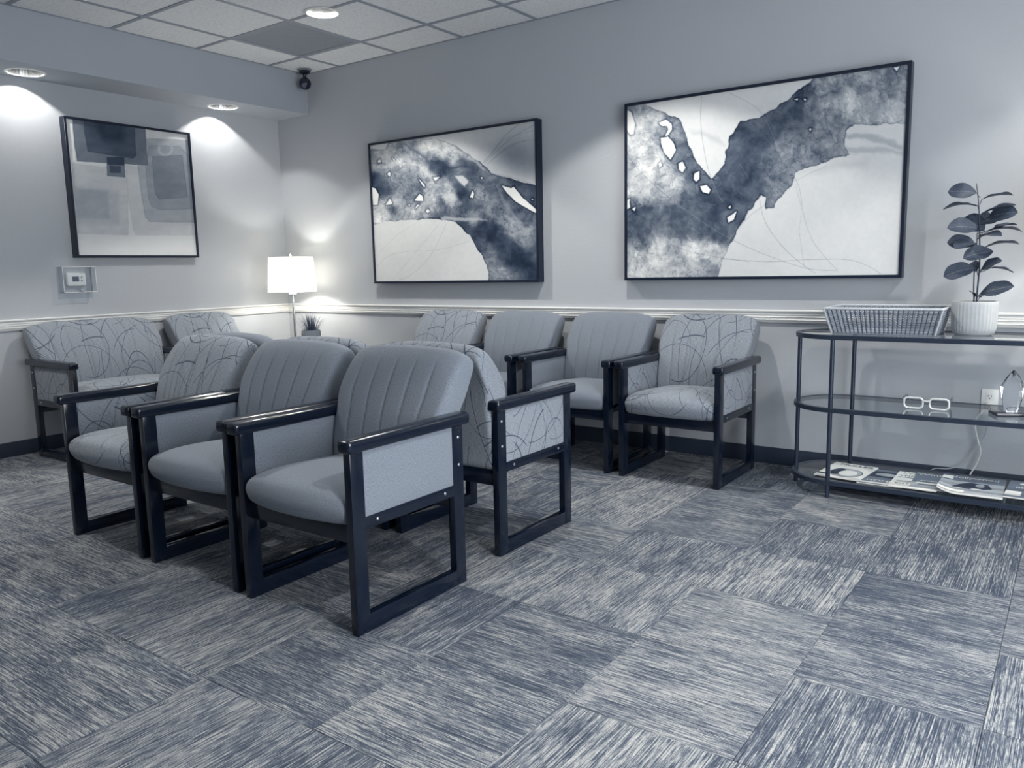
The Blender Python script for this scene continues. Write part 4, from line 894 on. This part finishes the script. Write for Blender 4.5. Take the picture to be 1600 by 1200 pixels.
# ------------------------------------------------------------------ oversized decorative eyeglasses
eg = tag(empty('decorative_eyeglasses', (4.996, -0.365, 0.441), math.radians(2)), 'sparkling white decorative eyeglasses on the middle glass shelf', 'ornament')
def rrect(cx, cz, hx, hz, rad, n=8):
    pts = []
    for qx, qz, a0 in ((1, 1, 0), (-1, 1, PI/2), (-1, -1, PI), (1, -1, 3*PI/2)):
        for k in range(n): a = a0+PI/2*k/n; pts.append((cx+qx*(hx-rad)+rad*math.cos(a), 0, cz+qz*(hz-rad)+rad*math.sin(a)))
    return pts
for s in (-1, 1):
    mb = MB(); mb.tube(rrect(s*0.054, 0.029, 0.040, 0.0245, 0.018), 0.0045, 8, loop=True); obj('lens_rim', mb.mesh('lens_rim', smooth=60), 'crystal_mosaic', eg)
    mb = MB(); mb.tube(catmull([(s*0.094, 0.002, 0.042), (s*0.100, 0.03, 0.047), (s*0.098, 0.10, 0.048), (s*0.094, 0.135, 0.036), (s*0.09, 0.15, 0.018)], 5), 0.0042, 8); obj('temple', mb.mesh('temple', smooth=60), 'ink_mid', eg)
    mb = MB(); mb.tube([(s*0.088, 0, 0.042), (s*0.097, 0.0, 0.046)], 0.0045, 8); obj('hinge', mb.mesh('hinge', smooth=60), 'crystal_mosaic', eg)
mb = MB(); mb.tube(catmull([(-0.018, 0, 0.042), (-0.007, -0.002, 0.040), (0.007, -0.002, 0.040), (0.018, 0, 0.042)], 4), 0.0045, 8); obj('bridge', mb.mesh('bridge', smooth=60), 'crystal_mosaic', eg)

# ------------------------------------------------------------------ magazines on the bottom shelf
def text_mesh(body, size, sx=1.0):
    c = bpy.data.curves.new('lettering', 'FONT'); c.body = body; c.size = size; c.align_x = 'LEFT'; c.extrude = 0.0
    o = bpy.data.objects.new('lettering', c); COL.objects.link(o); bpy.context.view_layer.update()
    me = bpy.data.meshes.new_from_object(o.evaluated_get(bpy.context.evaluated_depsgraph_get())); bpy.data.objects.remove(o); bpy.data.curves.remove(c)
    for v in me.vertices: v.co.x *= sx
    return me
def magazine(x, y, z, rz, w, h, thick, cover, label, prints, curl=0.0):
    """prints: ('t', text, x, y, size, mat, xscale) or ('r', x0, x1, y0, y1, mat) or ('p', polygon, mat), in cover units from the lower-left corner"""
    t = tag(empty('magazine', (x, y, z), rz), label, 'magazine', 'magazines on the bottom shelf')
    n = 14
    def up(u, v): return curl*max(0, 0.32-u/w)**2*max(0, 1-v/h*1.0) if curl else 0.0
    mb = MB()
    def sheet(zz, inset):
        return [[(w*i/n, inset+(h-2*inset)*j/10, zz+up(w*i/n, h*j/10)) for j in range(11)] for i in range(n+1)]
    top = sheet(thick-0.0006, 0.0005); bot = sheet(0.0, 0.0005)
    b0 = 0; mb.rings(top, closed=False, caps=False); mb.rings(bot, closed=False, caps=False); no = (n+1)*11
    edge = [i*11 for i in range(n+1)]+[n*11+j for j in range(1, 11)]+[i*11+10 for i in range(n-1, -1, -1)]+[j for j in range(9, 0, -1)]
    for k in range(len(edge)): a, b = edge[k], edge[(k+1) % len(edge)]; mb.f.append((a, b, no+b, no+a))
    obj('pages', mb.mesh('pages'), 'paper_white', t)
    mb = MB(); mb.rings(sheet(thick, 0), closed=False, caps=False); cv = obj('cover', mb.mesh('cover', smooth=60), cover, t)
    lvl = 0
    for pr in prints:
        lvl += 1; zz = thick+0.00025*lvl
        if pr[0] == 't':
            me = text_mesh(pr[1], pr[4], pr[6])
            for v in me.vertices: v.co.x += pr[2]; v.co.y += pr[3]; v.co.z = zz+up(v.co.x, v.co.y)
            obj('lettering', me, pr[5], cv)
        elif pr[0] == 'r':
            mb = MB(); m_ = 8; mb.rings([[(pr[1]+(pr[2]-pr[1])*i/m_, yy, zz+up(pr[1]+(pr[2]-pr[1])*i/m_, yy)) for yy in (pr[3], pr[4])] for i in range(m_+1)], closed=False, caps=False); obj('printed_block', mb.mesh('printed_block'), pr[5], cv)
        else:
            mb = MB(); mb.v = [(a, b, zz+up(a, b)) for a, b in pr[1]]; mb.f = [tuple(range(len(pr[1])))]; obj('printed_shape', mb.mesh('printed_shape'), pr[2], cv)
    return t
def ell(cx, cy, a, b, n=28): return [(cx+a*math.cos(2*PI*k/n), cy+b*math.sin(2*PI*k/n)) for k in range(n)]
ZM = 0.0852
magazine(4.735, -0.505, ZM, 0.02, 0.20, 0.30, 0.004, 'ink_mid', 'dark covered magazine lying second from the left on the bottom shelf', [('r', 0.02, 0.18, 0.14, 0.26, 'ink_dark'), ('p', ell(0.10, 0.20, 0.05, 0.03), 'ink_light'), ('r', 0.01, 0.14, 0.012, 0.040, 'paper_white'), ('t', 'HOME', 0.03, 0.06, 0.035, 'paper_white', 1.2), ('t', 'BAR', 0.12, 0.05, 0.03, 'paper_white', 1.0)])
magazine(4.530, -0.478, ZM+0.0045, -0.10, 0.212, 0.312, 0.004, 'paper_white', 'pale magazine with an oval portrait at the left end of the bottom shelf', [('p', ell(0.115, 0.115, 0.078, 0.088), 'ink_dark'), ('p', ell(0.115, 0.115, 0.074, 0.084), 'ink_light'), ('p', ell(0.075, 0.125, 0.030, 0.070), 'ink_dark'), ('p', ell(0.128, 0.110, 0.042, 0.058), 'paper_white'), ('r', 0.0, 0.055, 0.035, 0.062, 'ink_dark'), ('r', 0.0, 0.060, 0.004, 0.030, 'plastic_white'), ('t', 'MULLER', 0.035, 0.262, 0.044, 'ink_dark', 1.05)])
magazine(4.872, -0.510, ZM+0.0045, 0.0, 0.205, 0.305, 0.004, 'paper_white', 'white magazine headed Wine in the middle of the bottom shelf', [('t', 'Wine', 0.022, 0.258, 0.050, 'ink_mid', 0.9), ('t', 'WINE', 0.014, 0.205, 0.048, 'ink_dark', 0.8), ('r', 0.014, 0.095, 0.180, 0.192, 'ink_mid'), ('r', 0.02, 0.090, 0.110, 0.118, 'ink_light'), ('r', 0.02, 0.090, 0.095, 0.101, 'ink_light'), ('t', 'BEST', 0.018, 0.055, 0.030, 'ink_dark', 1.0)])
magazine(4.962, -0.505, ZM+0.009, 0.04, 0.200, 0.300, 0.004, 'ink_light', 'magazine headed Wine with a dark panel, right of the white one', [('r', 0.0, 0.2, 0.115, 0.30, 'ink_mid'), ('t', 'Wine', 0.008, 0.255, 0.052, 'paper_white', 1.0), ('t', 'AMERICA', 0.030, 0.135, 0.024, 'paper_white', 1.0), ('r', 0.02, 0.12, 0.085, 0.112, 'paper_white'), ('r', 0.03, 0.19, 0.06, 0.078, 'ink_mid')])
magazine(5.080, -0.536, ZM+0.0135, 0.03, 0.255, 0.330, 0.010, 'ink_light', 'thick curling magazine with white script title over the shelf edge', [('r', 0.0, 0.255, 0.21, 0.33, 'ink_mid'), ('p', [(0.05,0.09),(0.08,0.16),(0.12,0.20),(0.19,0.19),(0.21,0.12),(0.16,0.075)], 'ink_dark'), ('p', ell(0.16, 0.155, 0.018, 0.03), 'ink_light'), ('p', ell(0.085, 0.09, 0.02, 0.012), 'paper_white'), ('p', ell(0.15, 0.085, 0.024, 0.010), 'paper_white'), ('r', 0.0, 0.105, 0.004, 0.046, 'paper_white'), ('r', 0.0, 0.045, 0.225, 0.29, 'paper_white'), ('t', 'Hollywood', 0.03, 0.262, 0.056, 'paper_white', 0.8)], curl=0.22)
magazine(5.335, -0.520, ZM+0.0245, -0.03, 0.21, 0.30, 0.006, 'ink_mid', 'magazine partly cut off at the right end of the bottom shelf', [('r', 0.0, 0.06, 0.03, 0.11, 'paper_white'), ('t', 'BEST', 0.03, 0.17, 0.035, 'paper_white', 1.0), ('p', ell(0.09, 0.25, 0.05, 0.025), 'paper_white')])

# a second lamp stands on the console just past the picture's right edge (its cord reaches the outlet)
table_lamp(5.640, -0.300, 0.791, 0.40, 'white drum shade table lamp on the right end of the console', LAMP_W*0.75)
